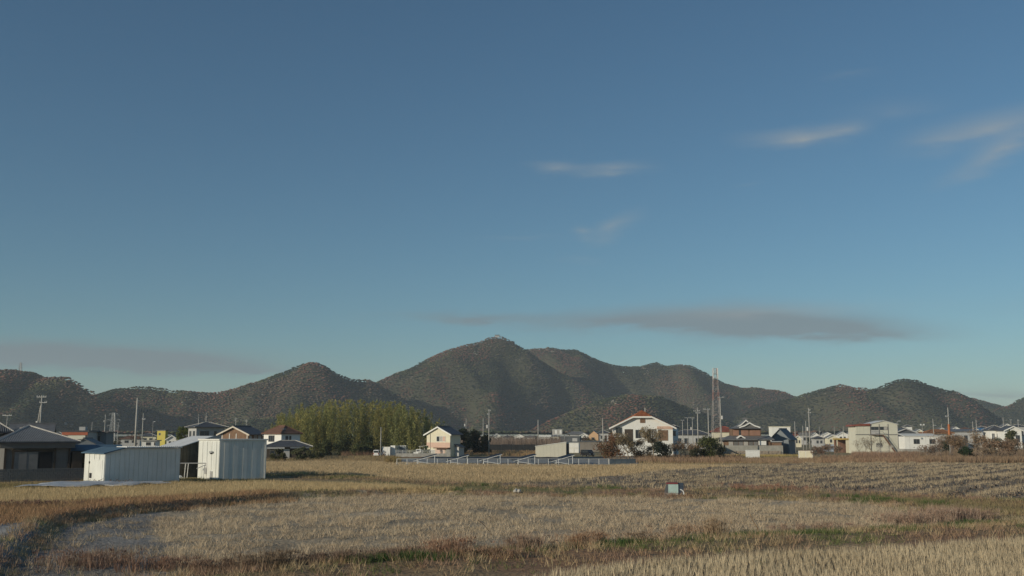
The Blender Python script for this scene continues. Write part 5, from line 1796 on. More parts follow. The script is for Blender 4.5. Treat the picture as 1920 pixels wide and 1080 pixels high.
def lattice(name, label, px, pt, D, wb, wt, bands, arms=(), plat=None, cat='tower', red=None, leg=0.09):
    q = P(px, pt, D)
    zb = gz1(q.x, D) if D < 1000 else float(hills_z(np.array([q.x]), np.array([float(D)]))[0][0]) - 1
    H = q.z - zb
    t = thing(name, label, cat, (q.x, D, zb))
    cor = ((-1, -1), (1, -1), (1, 1), (-1, 1))
    wd = lambda f: (wb + (wt - wb) * f) / 2
    for cx_, cy_ in cor:
        n = 8
        m1, m2 = MB(), []
        for k in range(n):
            f0, f1 = k / n, (k + 1) / n
            m1.rod((cx_ * wd(f0), cy_ * wd(f0), H * f0), (cx_ * wd(f1), cy_ * wd(f1), H * f1), leg, leg, 6)
            if red and k >= n * red and k % 2:
                m2.append(MB().rod((cx_ * wd(f0), cy_ * wd(f0), H * f0), (cx_ * wd(f1), cy_ * wd(f1), H * f1), leg * 1.2, leg * 1.2, 6))
        lo = m1.build('leg', M_STEEL if not red else MAT('mast_white', (0.42, 0.38, 0.35), 0.6, 0.1), t)
        for mm in m2:
            mm.build('red_band', MAT('mast_red', (0.36, 0.21, 0.18), 0.6, 0.15), lo)
    for k in range(bands):
        f0, f1 = k / bands, (k + 1) / bands
        m = MB()
        for i in range(4):
            (ax, ay), (bx, by) = cor[i], cor[(i + 1) % 4]
            m.rod((ax * wd(f0), ay * wd(f0), H * f0), (bx * wd(f1), by * wd(f1), H * f1), leg * 0.55, leg * 0.55, 4)
            m.rod((bx * wd(f0), by * wd(f0), H * f0), (ax * wd(f1), ay * wd(f1), H * f1), leg * 0.55, leg * 0.55, 4)
            m.rod((ax * wd(f1), ay * wd(f1), H * f1), (bx * wd(f1), by * wd(f1), H * f1), leg * 0.55, leg * 0.55, 4)
        m.build('brace_panel', M_STEEL if not red else (_M['mast_red'] if (k >= bands * red and k % 2) else _M['mast_white']), t)
    for f, half in arms:
        m = MB()
        for s in (-1, 1):
            m.rod((s * wd(f), 0, H * f + 0.5), (s * half, 0, H * f), leg * 0.8, leg * 0.5, 4).rod((s * wd(f), 0, H * f - 0.5), (s * half, 0, H * f), leg * 0.8, leg * 0.5, 4)
            m.rod((s * half, 0, H * f), (s * half, 0, H * f - 1.2), leg * 0.6, leg * 0.6, 4)
        m.build('crossarm', M_STEEL, t)
    if plat:
        for f, hw_ in plat:
            MB().box(-hw_, hw_, -hw_, hw_, H * f - 0.06, H * f + 0.06).build('platform', M_STEEL, t)
            for s in (-1, 1):
                MB().rod((s * hw_, -hw_, H * f), (s * hw_, -hw_, H * f + 1.6), 0.12, 0.12, 6).build('antenna', M_WHITEP, t)
    return t


lattice('lattice_tower', 'tall red and white lattice radio tower left of the traditional house', 1340.5, 691, 300, 2.9, 1.05, 14, (), ((0.88, 0.7), (0.94, 0.65)), 'tower', 0.62, 0.048)
lattice('power_pylon', 'grey lattice power pylon standing behind the blue-grey house', 213.5, 774, 620, 4.2, 1.2, 9, ((0.97, 2.6), (0.78, 3.9), (0.60, 3.6)), None, 'pylon', None, 0.13)
lattice('power_pylon', 'faint lattice pylon on the left hill ridge', 39, 680, 1500, 4.5, 1.2, 7, ((0.95, 2.5), (0.75, 3.6), (0.55, 3.6)), None, 'pylon', None, 0.2)
# lookout on the summit
q = P(935, 629, 2048)
t = thing('summit_lookout', 'tiny pale lookout hut on the summit of the main hill', 'hut', (q.x - 3, q.y - 10, q.z - 5))
MB().box(-4, 4, -2, 2, 0, 4.2).build('wall', W_GREY, t)
MB().box(-5, 5, -3, 3, 4.21, 5.2).build('roof', TILE_GREY, t)

# ---------------------------------------------------------------- pump box in the near field
q = G(1263, 928.5, 0.16)
t = thing('pump_box', 'pale turquoise field pump box with dark red roof and bent white pipe', 'pump box', (q.x, q.y, gz1(q.x, q.y) - 0.05), R(-4))
M_PUMP = MAT('turquoise_paint', (0.42, 0.56, 0.52), 0.7, 0.12, 2, streak=0.3)
MB().box(-0.58, 0.38, -0.1, 0.9, 0, 0.22).build('concrete_base', M_CONC, t)
MB().box(-0.46, 0.46, 0.0, 0.6, 0.221, 1.0).build('cabinet', W_BLUE, t)
MB().box(-0.44, 0.40, -0.035, -0.003, 0.24, 0.97).build('door', M_PUMP, t)
MB().box(0.40, 0.86, 0.05, 0.65, 0.1, 1.08).build('side_cabinet', MAT('dark_blue_paint', (0.05, 0.07, 0.10), 0.6, 0.2, 2), t)
MB().prism([(-0.6, 1.003), (0.4, 1.003), (0.35, 1.12), (-0.5, 1.12)], 'y', -0.05, 0.7).build('roof', MAT('dark_red_paint', (0.20, 0.05, 0.05), 0.7, 0.3, 2), t)
MB().add([(-0.85, 0.0, 0), (-0.47, 0.0, 0), (-0.47, 0.0, 0.95), (-0.62, 0.0, 0.95), (-0.85, 0.05, 0), (-0.47, 0.05, 0), (-0.47, 0.05, 0.95), (-0.62, 0.05, 0.95)],
         [(0, 1, 2, 3), (7, 6, 5, 4), (0, 4, 5, 1), (1, 5, 6, 2), (2, 6, 7, 3), (3, 7, 4, 0)]).build('open_flap', MAT('dark_sheet', (0.1, 0.11, 0.12)), t)
pth = [(0.55 + 0.32 * math.sin(a), -0.12, 0.22 + 0.32 * math.cos(a)) for a in [k * math.pi / 2 / 7 for k in range(8)]] + [(0.87, -0.12, -0.12)]
MB().path(pth, 0.05, 8).build('pipe', M_WHITEP, t)
q = G(968, 927, 0.16)
rk = MB()
for k in range(5):
    x, y, s = random.uniform(-0.25, 0.25), random.uniform(-0.1, 0.1), random.uniform(0.14, 0.24)
    vv = ICO_V * s * RNG.uniform(0.8, 1.2, (12, 1)) + np.array([x, y, 0.1])
    rk.add(vv, [tuple(f) for f in ICO_F])
o = rk.build('rubble', MAT('pale_rubble', (0.42, 0.40, 0.36), 0.9, 0.2, 3))
o.location = (q.x, q.y, gz1(q.x, q.y))
tag(o, 'little heap of pale broken concrete on the grass bund', 'rubble')
o['kind'] = 'stuff'

# ---------------------------------------------------------------- vegetation
M_STRAW = ATTR('dry_straw', 0.85, 0.2, 6.0, 0.25)
M_LEAF = ATTR('leaves', 0.7, 0.2, 3.0, 0.4)
M_BARK = MAT('bark', (0.11, 0.085, 0.065), 0.95, 0.3, 3)


def blades(pts, nb, h, spread, lean, width, cols, hv=0.35):
    """nb thin triangles at every point; cols (n, 3)"""
    n = len(pts)
    B = np.repeat(pts, nb, 0)
    N = n * nb
    a = RNG.random(N) * 6.283
    B[:, :2] += np.stack([np.cos(a), np.sin(a)], -1) * (RNG.random(N) ** 0.6 * spread)[:, None]
    b = a + RNG.normal(0, 0.7, N)
    hh = h * (1 + RNG.uniform(-hv, hv, N)) if np.isscalar(h) else np.repeat(h, nb) * (1 + RNG.uniform(-hv, hv, N))
    ln = hh * RNG.uniform(0.2, 1.0, N) * lean
    tip = B + np.stack([np.cos(b) * ln, np.sin(b) * ln, hh], -1)
    c = RNG.random(N) * 6.283
    w = width * RNG.uniform(0.6, 1.3, N)
    off = np.stack([np.cos(c) * w, np.sin(c) * w, np.zeros(N)], -1)
    B[:, 2] -= 0.02
    V = np.stack([B - off, B + off, tip], 1)
    C = np.repeat(cols, nb, 0) * RNG.uniform(0.75, 1.25, (N, 1))
    return V.reshape(-1, 3), np.arange(N * 3).reshape(-1, 3), np.repeat(C, 3, 0)


class Acc:
    def __init__(self):
        self.V, self.F, self.C, self.n = [], [], [], 0

    def add(self, vfc):
        v, f, c = vfc
        self.V.append(v)
        self.F.append(f + self.n)
        self.C.append(c)
        self.n += len(v)

    def build(self, name, mat, label=None, kind='stuff', parent=None):
        o = obj_np(name, np.concatenate(self.V), np.concatenate(self.F), np.concatenate(self.C), mat, parent, kind)
        if label:
            o['label'] = label
        return o


def in_view(x, y, m=260):
    px, py = to_px(x, y, np.zeros_like(x))
    return (px > -m) & (px < 1920 + m) & (py < 1080 + m)


def scatter(poly, spacing, jitter=0.5, rows=None):
    xs, ys = [p[0] for p in poly], [p[1] for p in poly]
    if rows:
        ang, dr, ds = rows
        ca, sa = math.cos(ang), math.sin(ang)
        R_ = 140
        u, v = np.meshgrid(np.arange(-R_, R_, dr), np.arange(-R_, R_ * 1.6, ds))
        u = u + RNG.normal(0, 0.035, u.shape)
        v = v + RNG.uniform(-0.5, 0.5, v.shape) * ds
        x, y = (u * ca + v * sa).ravel(), (-u * sa + v * ca).ravel()
    else:
        x, y = np.meshgrid(np.arange(min(xs), max(xs), spacing), np.arange(max(20, min(ys)), max(ys), spacing))
        x = (x + RNG.uniform(-jitter, jitter, x.shape) * spacing).ravel()
        y = (y + RNG.uniform(-jitter, jitter, y.shape) * spacing).ravel()
    k = (x > -149) & (x < 149) & (y > 20) & (y < 255)
    x, y = x[k], y[k]
    k = in_view(x, y)
    x, y = x[k], y[k]
    k = inpoly(x, y, poly)
    return x[k], y[k]


def P3(x, y):
    return np.stack([x, y, ground_z(x, y)], -1)


def mixcol(n, a, b, t=None):
    t = RNG.random((n, 1)) if t is None else t[:, None]
    return np.array(a)[None] * (1 - t) + np.array(b)[None] * t


# stubble in rows, right foreground
x, y = scatter(Z1, 0.3, rows=(R(13), 0.27, 0.20))
k = RNG.random(len(x)) > 0.16
x, y = x[k], y[k]
A = Acc()
A.add(blades(P3(x, y), 9, 0.31, 0.06, 0.38, 0.012, mixcol(len(x), (0.70, 0.585, 0.40), (0.52, 0.42, 0.275), fbm(x / 3, y / 3, 1, 3))))
k = RNG.random(len(x)) > 0.55
A.add(blades(P3(x[k], y[k]), 4, 0.10, 0.25, 2.6, 0.012, mixcol(k.sum(), (0.5, 0.42, 0.28), (0.32, 0.25, 0.16))))
A.build('stubble', M_STRAW, 'rows of pale rice stubble in the right foreground field')

# flattened straw over the main field
x, y = scatter(Z2, 0.36)
den = fbm(x / 2.2, y / 2.2, 0, 4)
k = (den + RNG.normal(0, 0.05, len(x)) > 0.43) & (y > 20)
x, y, den = x[k], y[k], den[k]
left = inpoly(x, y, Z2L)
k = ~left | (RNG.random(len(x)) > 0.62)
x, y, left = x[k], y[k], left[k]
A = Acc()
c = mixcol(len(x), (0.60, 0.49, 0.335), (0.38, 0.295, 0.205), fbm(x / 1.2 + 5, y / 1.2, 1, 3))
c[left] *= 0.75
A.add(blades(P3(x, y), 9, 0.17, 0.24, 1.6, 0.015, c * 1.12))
k = RNG.random(len(x)) > 0.72
A.add(blades(P3(x[k], y[k]), 7, 0.34, 0.16, 1.0, 0.014, c[k] * 1.25))
A.build('straw', M_STRAW, 'flattened tangled straw covering the middle paddy field')

# golden strip
x, y = scatter(Z3, 0.3, rows=(R(-62), 0.32, 0.24))
A = Acc()
A.add(blades(P3(x, y), 8, 0.38, 0.09, 0.4, 0.015, mixcol(len(x), (0.66, 0.52, 0.30), (0.52, 0.395, 0.215), fbm(x / 4, y / 4, 2, 3))))
A.build('golden_stubble', M_STRAW, 'golden standing stubble strip in front of the sheds')

# rough field on the right, straw clumps on the furrow ridges
x, y = scatter(Z4, 0.55)
fur = np.sin((x * 0.79 - y * 0.61) * 2 * math.pi / 4.5 + 2.2 * fbm(x / 16, y / 16, 1, 2))
k = (fur + RNG.normal(0, 0.35, len(x)) > 0.0) & (fbm(x / 6, y / 6, 3, 3) + RNG.normal(0, 0.1, len(x)) > 0.4)
x, y = x[k], y[k]
A = Acc()
A.add(blades(P3(x, y), 8, 0.34, 0.22, 0.8, 0.022, mixcol(len(x), (0.60, 0.485, 0.32), (0.36, 0.285, 0.195))))
x, y = scatter(Z5, 0.55, rows=(R(-40), 0.75, 0.4))
A.add(blades(P3(x, y), 7, 0.32, 0.15, 0.6, 0.026, mixcol(len(x), (0.62, 0.48, 0.29), (0.44, 0.335, 0.20), fbm(x / 5, y / 5, 2, 3))))
A.build('stubble', M_STRAW, 'broken straw clumps on the farther fields')
# turned clods of the rough field
x, y = scatter(Z4, 0.75)
fur = np.sin((x * 0.79 - y * 0.61) * 2 * math.pi / 4.5 + 2.2 * fbm(x / 16, y / 16, 1, 2))
k = (fur < 0.2) & (RNG.random(len(x)) > 0.35)
x, y = x[k], y[k]
p = P3(x, y)
v_, f_, c_ = crowns(p + [0, 0, 0.03], RNG.uniform(0.10, 0.26, len(x)), mixcol(len(x), (0.20, 0.155, 0.115), (0.11, 0.088, 0.07)), RNG.uniform(0.5, 0.9, len(x)), 0.3, (OCT_V, OCT_F))
o = obj_np('soil_clods', v_, f_, c_, ATTR('clod_soil', 0.95, 0.3, 6), None, 'stuff')
o['label'] = 'dark turned soil clods in the rough field on the right'


# grass on the bunds and paths
def along(line, width, spacing):
    xs, ys = [], []
    for (x0, y0), (x1, y1) in zip(line, line[1:]):
        L = math.hypot(x1 - x0, y1 - y0)
        n = max(1, int(L * width / spacing ** 2))
        t = RNG.random(n)
        d = RNG.normal(0, width / 2.2, n)
        nx_, ny_ = -(y1 - y0) / (L + 1e-6), (x1 - x0) / (L + 1e-6)
        xs.append(x0 + (x1 - x0) * t + nx_ * d)
        ys.append(y0 + (y1 - y0) * t + ny_ * d)
    x, y = np.concatenate(xs), np.concatenate(ys)
    k = in_view(x, y) & (y > 22) & (y < 250) & (np.abs(x) < 148)
    return x[k], y[k]


A = Acc()
PAL_G = np.array([[0.42, 0.30, 0.175], [0.40, 0.265, 0.18], [0.16, 0.185, 0.07], [0.52, 0.405, 0.24]])
for line, wd, sp in ((L_A, 4.2, 0.31), (L_B, 1.15, 0.25), (L_C, 3.6, 0.42)):
    x, y = along(line, wd, sp)
    f = fbm(x / 2.6 + 30, y / 2.6, 2, 4) + RNG.normal(0, 0.05, len(x))
    g = np.select([f < 0.41, f < 0.52, f > 0.60], [1, 0, 2], 3)
    c = PAL_G[g]
    A.add(blades(P3(x, y), 7, np.where(g == 2, 0.22, 0.30), 0.22, 1.0, 0.014, c))
A.build('bank_grass', M_STRAW, 'mixed dry and green grass along the bunds between the fields')
# the remaining dry ground, thinly
A = Acc()
for poly, sp, hh, ca, cb in ((wpoly([(-40, 990), (100, 974), (180, 962), (300, 948), (430, 938), (560, 930), (500, 922), (430, 926), (300, 933), (180, 939), (100, 945), (0, 947), (-300, 950), (-300, 1000)], 0.45), 0.34, 0.32, (0.38, 0.215, 0.125), (0.48, 0.33, 0.18)),
                             (wpoly([(-300, 1300), (-60, 1105), (20, 1048), (95, 985), (-300, 985)]), 1.1, 0.16, (0.36, 0.32, 0.26), (0.28, 0.24, 0.18)),
                             (wpoly([(1650, 938), (2000, 950), (2000, 985), (1760, 968)]), 0.4, 0.26, (0.36, 0.26, 0.15), (0.2, 0.2, 0.09)),
                             (wpoly([(500, 898), (640, 898), (800, 912), (700, 907), (560, 905)]), 0.45, 0.3, (0.22, 0.20, 0.08), (0.4, 0.3, 0.17)),
                             (wpoly([(480, 864), (740, 868), (740, 853), (480, 852)]), 0.9, 0.5, (0.36, 0.25, 0.15), (0.42, 0.33, 0.17)),
                             (wpoly([(1198, 872), (1500, 869), (1960, 864), (1960, 858), (1198, 858)]), 0.9, 0.45, (0.36, 0.25, 0.15), (0.42, 0.33, 0.17)),
                             (wpoly([(-60, 926), (340, 909), (380, 902), (160, 905), (-60, 908)], 0.47), 0.4, 0.3, (0.42, 0.31, 0.16), (0.25, 0.22, 0.10)),
                             (wpoly([(158, 907), (300, 906), (338, 902), (412, 903), (500, 903), (500, 898), (414, 899), (340, 897), (200, 901), (155, 897)], 0.47), 0.3, 0.2, (0.40, 0.30, 0.16), (0.16, 0.17, 0.07))):
    x, y = scatter(poly, sp)
    A.add(blades(P3(x, y), 7, hh, 0.25, 0.9, 0.018, mixcol(len(x), ca, cb, fbm(x / 3, y / 3, 0, 3))))
A.build('verge_grass', M_STRAW, 'dry verge grass between the fields and yards')


# green tufts and taller dead weeds on the near bank, placed where they grow
def patch(pxs, pys, n, sx, sy):
    q = G(pxs, pys)
    return q.x + RNG.normal(0, sx, n), q.y + RNG.normal(0, sy, n)


A = Acc()
for px, py, n, sx, sy in ((700, 1066, 90, 1.5, 0.35), (780, 1062, 60, 0.9, 0.3), (920, 1044, 40, 0.8, 0.3), (1040, 1034, 35, 0.7, 0.3), (1140, 1028, 80, 0.7, 0.35), (1370, 1012, 70, 0.8, 0.35), (1450, 1008, 120, 1.2, 0.4),
                          (1620, 1001, 70, 0.9, 0.3), (1700, 996, 80, 1.0, 0.4), (1840, 985, 90, 1.2, 0.4), (1640, 944, 60, 0.8, 0.6), (1665, 946, 60, 0.6, 0.6), (1745, 950, 60, 0.7, 0.6),
                          (565, 898, 40, 0.9, 0.8), (650, 905, 40, 1.2, 0.6), (900, 917, 40, 1.0, 0.7), (1170, 921, 50, 1.0, 0.8), (1110, 920, 40, 1.2, 0.8), (1580, 936, 50, 1.3, 0.6), (1500, 1008, 60, 0.9, 0.4), (1905, 985, 60, 1.0, 0.5),
                          (1290, 1020, 30, 0.6, 0.3), (830, 925, 40, 1.5, 0.6), (420, 905, 40, 2.0, 0.5)):
    x, y = patch(px, py, n, sx, sy)
    k = (np.abs(x) < 148)
    A.add(blades(P3(x[k], y[k]), 12, 0.30, 0.16, 0.7, 0.013, mixcol(k.sum(), (0.075, 0.15, 0.045), (0.12, 0.17, 0.05))))
A.build('green_tufts', M_LEAF, 'fresh green grass tufts on the field banks')
A = Acc()
for px, py, n, sx, sy, h, ca, cb in ((840, 1050, 60, 0.55, 0.5, 0.85, (0.36, 0.17, 0.10), (0.5, 0.33, 0.2)), (985, 1040, 50, 0.6, 0.4, 0.8, (0.36, 0.22, 0.15), (0.48, 0.34, 0.22)), (1085, 1030, 30, 0.35, 0.3, 0.8, (0.45, 0.24, 0.12), (0.55, 0.36, 0.2)),
                                     (1125, 1018, 30, 0.5, 0.3, 0.6, (0.42, 0.22, 0.12), (0.5, 0.34, 0.2)), (1290, 1003, 40, 0.9, 0.4, 0.6, (0.42, 0.24, 0.14), (0.5, 0.36, 0.22)), (1340, 1010, 30, 0.3, 0.3, 1.1, (0.5, 0.36, 0.2), (0.4, 0.26, 0.15)),
                                     (1540, 1000, 60, 1.2, 0.5, 0.55, (0.38, 0.22, 0.15), (0.48, 0.35, 0.23)), (1700, 985, 90, 1.0, 0.8, 0.75, (0.40, 0.24, 0.16), (0.52, 0.38, 0.26)), (1770, 978, 110, 0.9, 0.8, 0.95, (0.40, 0.23, 0.16), (0.54, 0.40, 0.28)),
                                     (1830, 975, 80, 0.8, 0.7, 0.8, (0.38, 0.22, 0.15), (0.5, 0.36, 0.24)), (180, 1062, 80, 1.0, 0.8, 0.7, (0.27, 0.15, 0.11), (0.4, 0.27, 0.18)), (300, 1070, 50, 1.0, 0.5, 0.6, (0.30, 0.16, 0.10), (0.36, 0.22, 0.14)),
                                     (500, 1072, 60, 0.7, 0.5, 0.8, (0.22, 0.16, 0.10), (0.34, 0.24, 0.15)), (620, 1066, 90, 1.4, 0.5, 0.5, (0.22, 0.15, 0.11), (0.3, 0.2, 0.13)), (720, 1058, 70, 1.0, 0.4, 0.5, (0.26, 0.16, 0.11), (0.34, 0.22, 0.14)),
                                     (1200, 1025, 40, 0.8, 0.3, 0.6, (0.4, 0.27, 0.17), (0.5, 0.36, 0.22)), (1400, 920, 60, 2.5, 0.8, 0.5, (0.40, 0.17, 0.11), (0.42, 0.25, 0.15)), (1460, 925, 60, 2.0, 0.8, 0.45, (0.42, 0.18, 0.11), (0.42, 0.25, 0.15)),
                                     (60, 962, 70, 1.8, 0.8, 0.5, (0.32, 0.17, 0.11), (0.2, 0.14, 0.1)), (415, 1075, 60, 0.8, 0.4, 0.55, (0.24, 0.15, 0.1), (0.34, 0.22, 0.14)), (910, 1056, 50, 1.2, 0.3, 0.4, (0.38, 0.22, 0.13), (0.45, 0.3, 0.18))):
    ca, cb = [tuple(0.72 * v_ + 0.28 * sum(c_) / 3 * k_ for v_, k_ in zip(c_, (1.15, 0.95, 0.8))) for c_ in (ca, cb)]
    x, y = patch(px, py, n, sx, sy)
    A.add(blades(P3(x, y), 9, h, 0.14, 0.45, 0.012, mixcol(n, ca, cb)))
    A.add(blades(P3(x, y) + np.array([0, 0, 1]) * (h * RNG.uniform(0.35, 0.8, (n, 1))), 9, 0.12, 0.10, 1.6, 0.022, mixcol(n, ca, cb)))
A.build('dead_weeds', M_STRAW, 'tall russet and straw-coloured dead weeds along the near bank')


def branch(m, p, d, L, r, depth, spread=0.6, kids=3, twigs=None):
    segs = 3
    q = Vector(p)
    d = Vector(d).normalized()
    for k in range(segs):
        nd = (d + Vector((random.gauss(0, 0.14), random.gauss(0, 0.14), random.gauss(0.03, 0.1)))).normalized()
        e = q + nd * (L / segs)
        r1 = r * (0.86 if k < segs - 1 else 0.7)
        m.rod(q, e, r, r1, 5 if depth > 1 else 4 if depth > 0 else 3)
        q, d, r = e, nd, r1
        if depth > 0 and k > 0:
            for _ in range(kids - (k == 1)):
                a = random.uniform(0, 6.28)
                s = Vector((math.cos(a), math.sin(a), random.uniform(0.1, 0.8)))
                branch(m, q, d * 0.9 + s * spread, L * random.uniform(0.5, 0.75), r * 0.6, depth - 1, spread, kids, twigs)
    if twigs is not None:
        twigs.append(tuple(q))


def leaf_cloud(n, centres, radii, size, col, vary=0.3, flat=0.75):
    """n leaf-sized triangles spread through clumps"""
    ci = RNG.integers(0, len(centres), n)
    d = RNG.normal(0, 1, (n, 3))
    d /= np.linalg.norm(d, axis=1)[:, None]
    rr = RNG.random(n) ** 0.45
    p = centres[ci] + d * (radii[ci] * rr)[:, None] * np.array([1, 1, flat])
    a, b = RNG.normal(0, 1, (n, 3)), RNG.normal(0, 1, (n, 3))
    a /= np.linalg.norm(a, axis=1)[:, None]
    b /= np.linalg.norm(b, axis=1)[:, None]
    s = size * RNG.uniform(0.6, 1.4, (n, 1))
    V = np.stack([p - a * s * 0.5, p + a * s * 0.5, p + b * s], 1).reshape(-1, 3)
    C = np.array(col)[None] * RNG.uniform(1 - vary, 1 + vary, (len(centres), 1))[ci] * RNG.uniform(0.75, 1.25, (n, 1))
    return V, np.arange(n * 3).reshape(-1, 3), np.repeat(C, 3, 0)


def leafy(label, px, wpx, pt, D, col, n=1500, name='tree', cat='tree', pb=None, leaf=0.3, trunk=True, clumps=16, group=None, col2=None):
    x = xat(px, D)
    zb = gz1(x, D)
    H = zat(pt, D) - zb
    Wd = wpx * D / 1920.0
    t = thing(name, label, cat, (x, D, zb), 0, group)
    lo = 0.28 * H if trunk else 0.0
    cen = []
    for k in range(clumps):
        a, r = random.uniform(0, 6.28), math.sqrt(random.random())
        zf = random.random()
        w = (1 - (2 * zf - 0.85) ** 2 * 0.55)
        cen.append((math.cos(a) * r * Wd * 0.36 * w, math.sin(a) * r * Wd * 0.36 * w, lo + (H - lo) * (0.1 + 0.78 * zf)))
    cen = np.array(cen)
    rad = RNG.uniform(0.14, 0.24, clumps) * min(Wd, H * 1.1)
    cen[:, 2] = np.minimum(cen[:, 2], H - rad * 0.75)
    A = Acc()
    A.add(leaf_cloud(int(n * 1.7), cen, rad * 1.25, leaf * 1.35, np.array(col) * 1.35))
    if col2 is not None:
        A.add(leaf_cloud(n // 2, cen, rad * 1.25, leaf * 1.2, col2))
    A.build('crown', M_LEAF, None, None, t)
    m = MB()
    tw = max(0.08, H * 0.022)
    m.rod((0, 0, -0.2), (0.05, 0.02, lo + (H - lo) * 0.35), tw, tw * 0.6, 7)
    for c in cen[::2]:
        m.rod((0.04, 0.02, lo * 0.7 + 0.2), tuple(c), tw * 0.45, tw * 0.15, 4)
    m.build('trunk', M_BARK, t)
    return t


def bare(label, px, wpx, pt, D, col, depth=3, kids=3, spread=0.7, leafn=0, leafc=(0.2, 0.12, 0.07), name='bare_tree', cat='tree', stems=1, group=None, leaf=0.22):
    x = xat(px, D)
    zb = gz1(x, D)
    H = zat(pt, D) - zb
    t = thing(name, label, cat, (x, D, zb), 0, group)
    m, tips = MB(), []
    for s in range(stems):
        ox = (s - (stems - 1) / 2) * wpx * D / 1920 * 0.55 / max(1, stems - 1) if stems > 1 else 0
        sc = random.uniform(0.8, 1.0) if stems > 1 else 1.0
        branch(m, (ox, random.uniform(-0.4, 0.4), -0.1), (random.gauss(0, 0.12), random.gauss(0, 0.1), 1), H * 0.46 * sc, H * 0.02, depth, spread, kids, tips)
    zmax = max(v[2] for v in m.v)
    xw = max(abs(v[0]) for v in m.v)
    kz, kx = H / zmax, wpx * D / 1920 / 2 / xw * 1.25
    m.v = [(v[0] * kx, v[1] * kx, v[2] * kz) for v in m.v]
    col = tuple(c * 1.5 for c in col)
    me = m.mesh('branches', MAT('twig_%02d%02d%02d' % tuple(int(c * 99) for c in col), col, 0.95, 0.25, 2))
    o = bpy.data.objects.new('branches', me)
    COL.objects.link(o)
    o.parent = t
    if leafn:
        tp = np.array(tips) * [kx, kx, kz]
        A = Acc()
        A.add(leaf_cloud(int(leafn * 1.8), tp, np.full(len(tp), 0.5 * min(1.5, H / 5)), leaf, np.array(leafc) * 1.4, 0.35))
        A.build('foliage', M_LEAF, None, None, t)
    return t


random.seed(11)
leafy('round yellow-green tree beside the mustard-yellow house', 341, 26, 797, 300, (0.105, 0.125, 0.03), 900)
leafy('dark bush between the tiled house wall and white shed end', 147, 32, 849, 118, (0.055, 0.070, 0.028), 900, 'shrub', 'shrub', None, 0.16, False, 12, None, (0.12, 0.05, 0.04))
leafy('olive garden shrub in front of the dark low-roofed wing', 521, 46, 842, 216, (0.085, 0.085, 0.04), 900, 'shrub', 'shrub', None, 0.22, False, 12, 'garden shrubs by the corner house')
leafy('greyish shrub at the right end of the dark low-roofed wing', 568, 52, 837, 215, (0.095, 0.100, 0.052), 1100, 'shrub', 'shrub', None, 0.22, False, 14, 'garden shrubs by the corner house')
leafy('low green shrub at the left foot of the bamboo grove', 596, 36, 846, 222, (0.085, 0.09, 0.04), 700, 'shrub', 'shrub', None, 0.22, False, 10, 'garden shrubs by the corner house')
for px, w, pt, D, lab in ((872, 30, 800, 300, 'dark evergreen tree touching the cream gable house'), (893, 34, 806, 305, 'middle dark evergreen right of the cream gable house'), (911, 22, 814, 310, 'smallest dark evergreen beside the tall transformer pole')):
    leafy(lab, px, w, pt, D, (0.03, 0.038, 0.022), 1500, 'evergreen_tree', 'tree', None, 0.4, False, 16, 'dark evergreens right of the gable house')
leafy('small garden bush in front of the cream gable house carport', 801, 14, 833, 272, (0.05, 0.075, 0.03), 350, 'shrub', 'shrub', None, 0.2, False, 8)
leafy('reddish azalea by the porch of the cream gable house', 829, 10, 843, 269, (0.12, 0.05, 0.04), 200, 'shrub', 'shrub', None, 0.18, False, 6)
leafy('russet leafy shrub left of the orange-roofed house front', 1146, 72, 811, 226, (0.18, 0.098, 0.055), 1500, 'shrub', 'shrub', None, 0.22, False, 20, None, (0.13, 0.11, 0.045))
bare('large olive-brown half-bare tree before the orange-roofed house', 1203, 84, 800, 224, (0.15, 0.12, 0.085), 4, 3, 0.5, 3000, (0.24, 0.19, 0.115), 'bare_tree', 'tree', 2)
leafy('olive-brown bush hiding the lower front of the orange-roofed house', 1196, 84, 823, 228, (0.17, 0.125, 0.075), 1300, 'shrub', 'shrub', None, 0.2, False, 22)
leafy('dark green bush at the right foot of the half-bare tree', 1236, 50, 828, 222, (0.032, 0.040, 0.028), 1100, 'shrub', 'shrub', None, 0.26, False, 14)
bare('grey-brown thicket right of the dark green bush', 1280, 60, 826, 226, (0.17, 0.125, 0.095), 3, 3, 0.8, 1100, (0.23, 0.16, 0.10), 'thicket', 'shrub', 6)
leafy('dark hedge bush between the grey-brown thicket and ivy bush', 1305, 34, 836, 224, (0.06, 0.06, 0.035), 600, 'shrub', 'shrub', None, 0.2, False, 10)
leafy('small white-berried green bush at the tower foot', 1346, 26, 816, 240, (0.08, 0.085, 0.045), 700, 'shrub', 'shrub', None, 0.24, False, 10, None, (0.3, 0.28, 0.24))
leafy('ivy-green overgrown bush left of the lattice tower foot', 1328, 48, 819, 226, (0.085, 0.095, 0.035), 1500, 'shrub', 'shrub', None, 0.26, False, 14)
leafy('dark shrub at the left end of the stone-faced terrace', 1352, 22, 838, 224, (0.035, 0.04, 0.028), 400, 'shrub', 'shrub', None, 0.22, False, 8)
bare('bare grey tree in front of the site office ground floor', 1630, 56, 818, 290, (0.19, 0.16, 0.12), 3, 3, 0.75, 300, (0.24, 0.19, 0.13), 'bare_tree', 'tree', 5)
bare('white-twigged leafless bush under the site office stair', 1655, 34, 826, 286, (0.42, 0.40, 0.35), 3, 3, 0.8, 0, name='bare_bush', cat='shrub', stems=4)
bare('leafless grey tree below the orange-sleeved pole', 1770, 46, 808, 226, (0.17, 0.13, 0.105), 3, 3, 0.6, 400, (0.24, 0.16, 0.11), 'bare_tree', 'tree', 4)
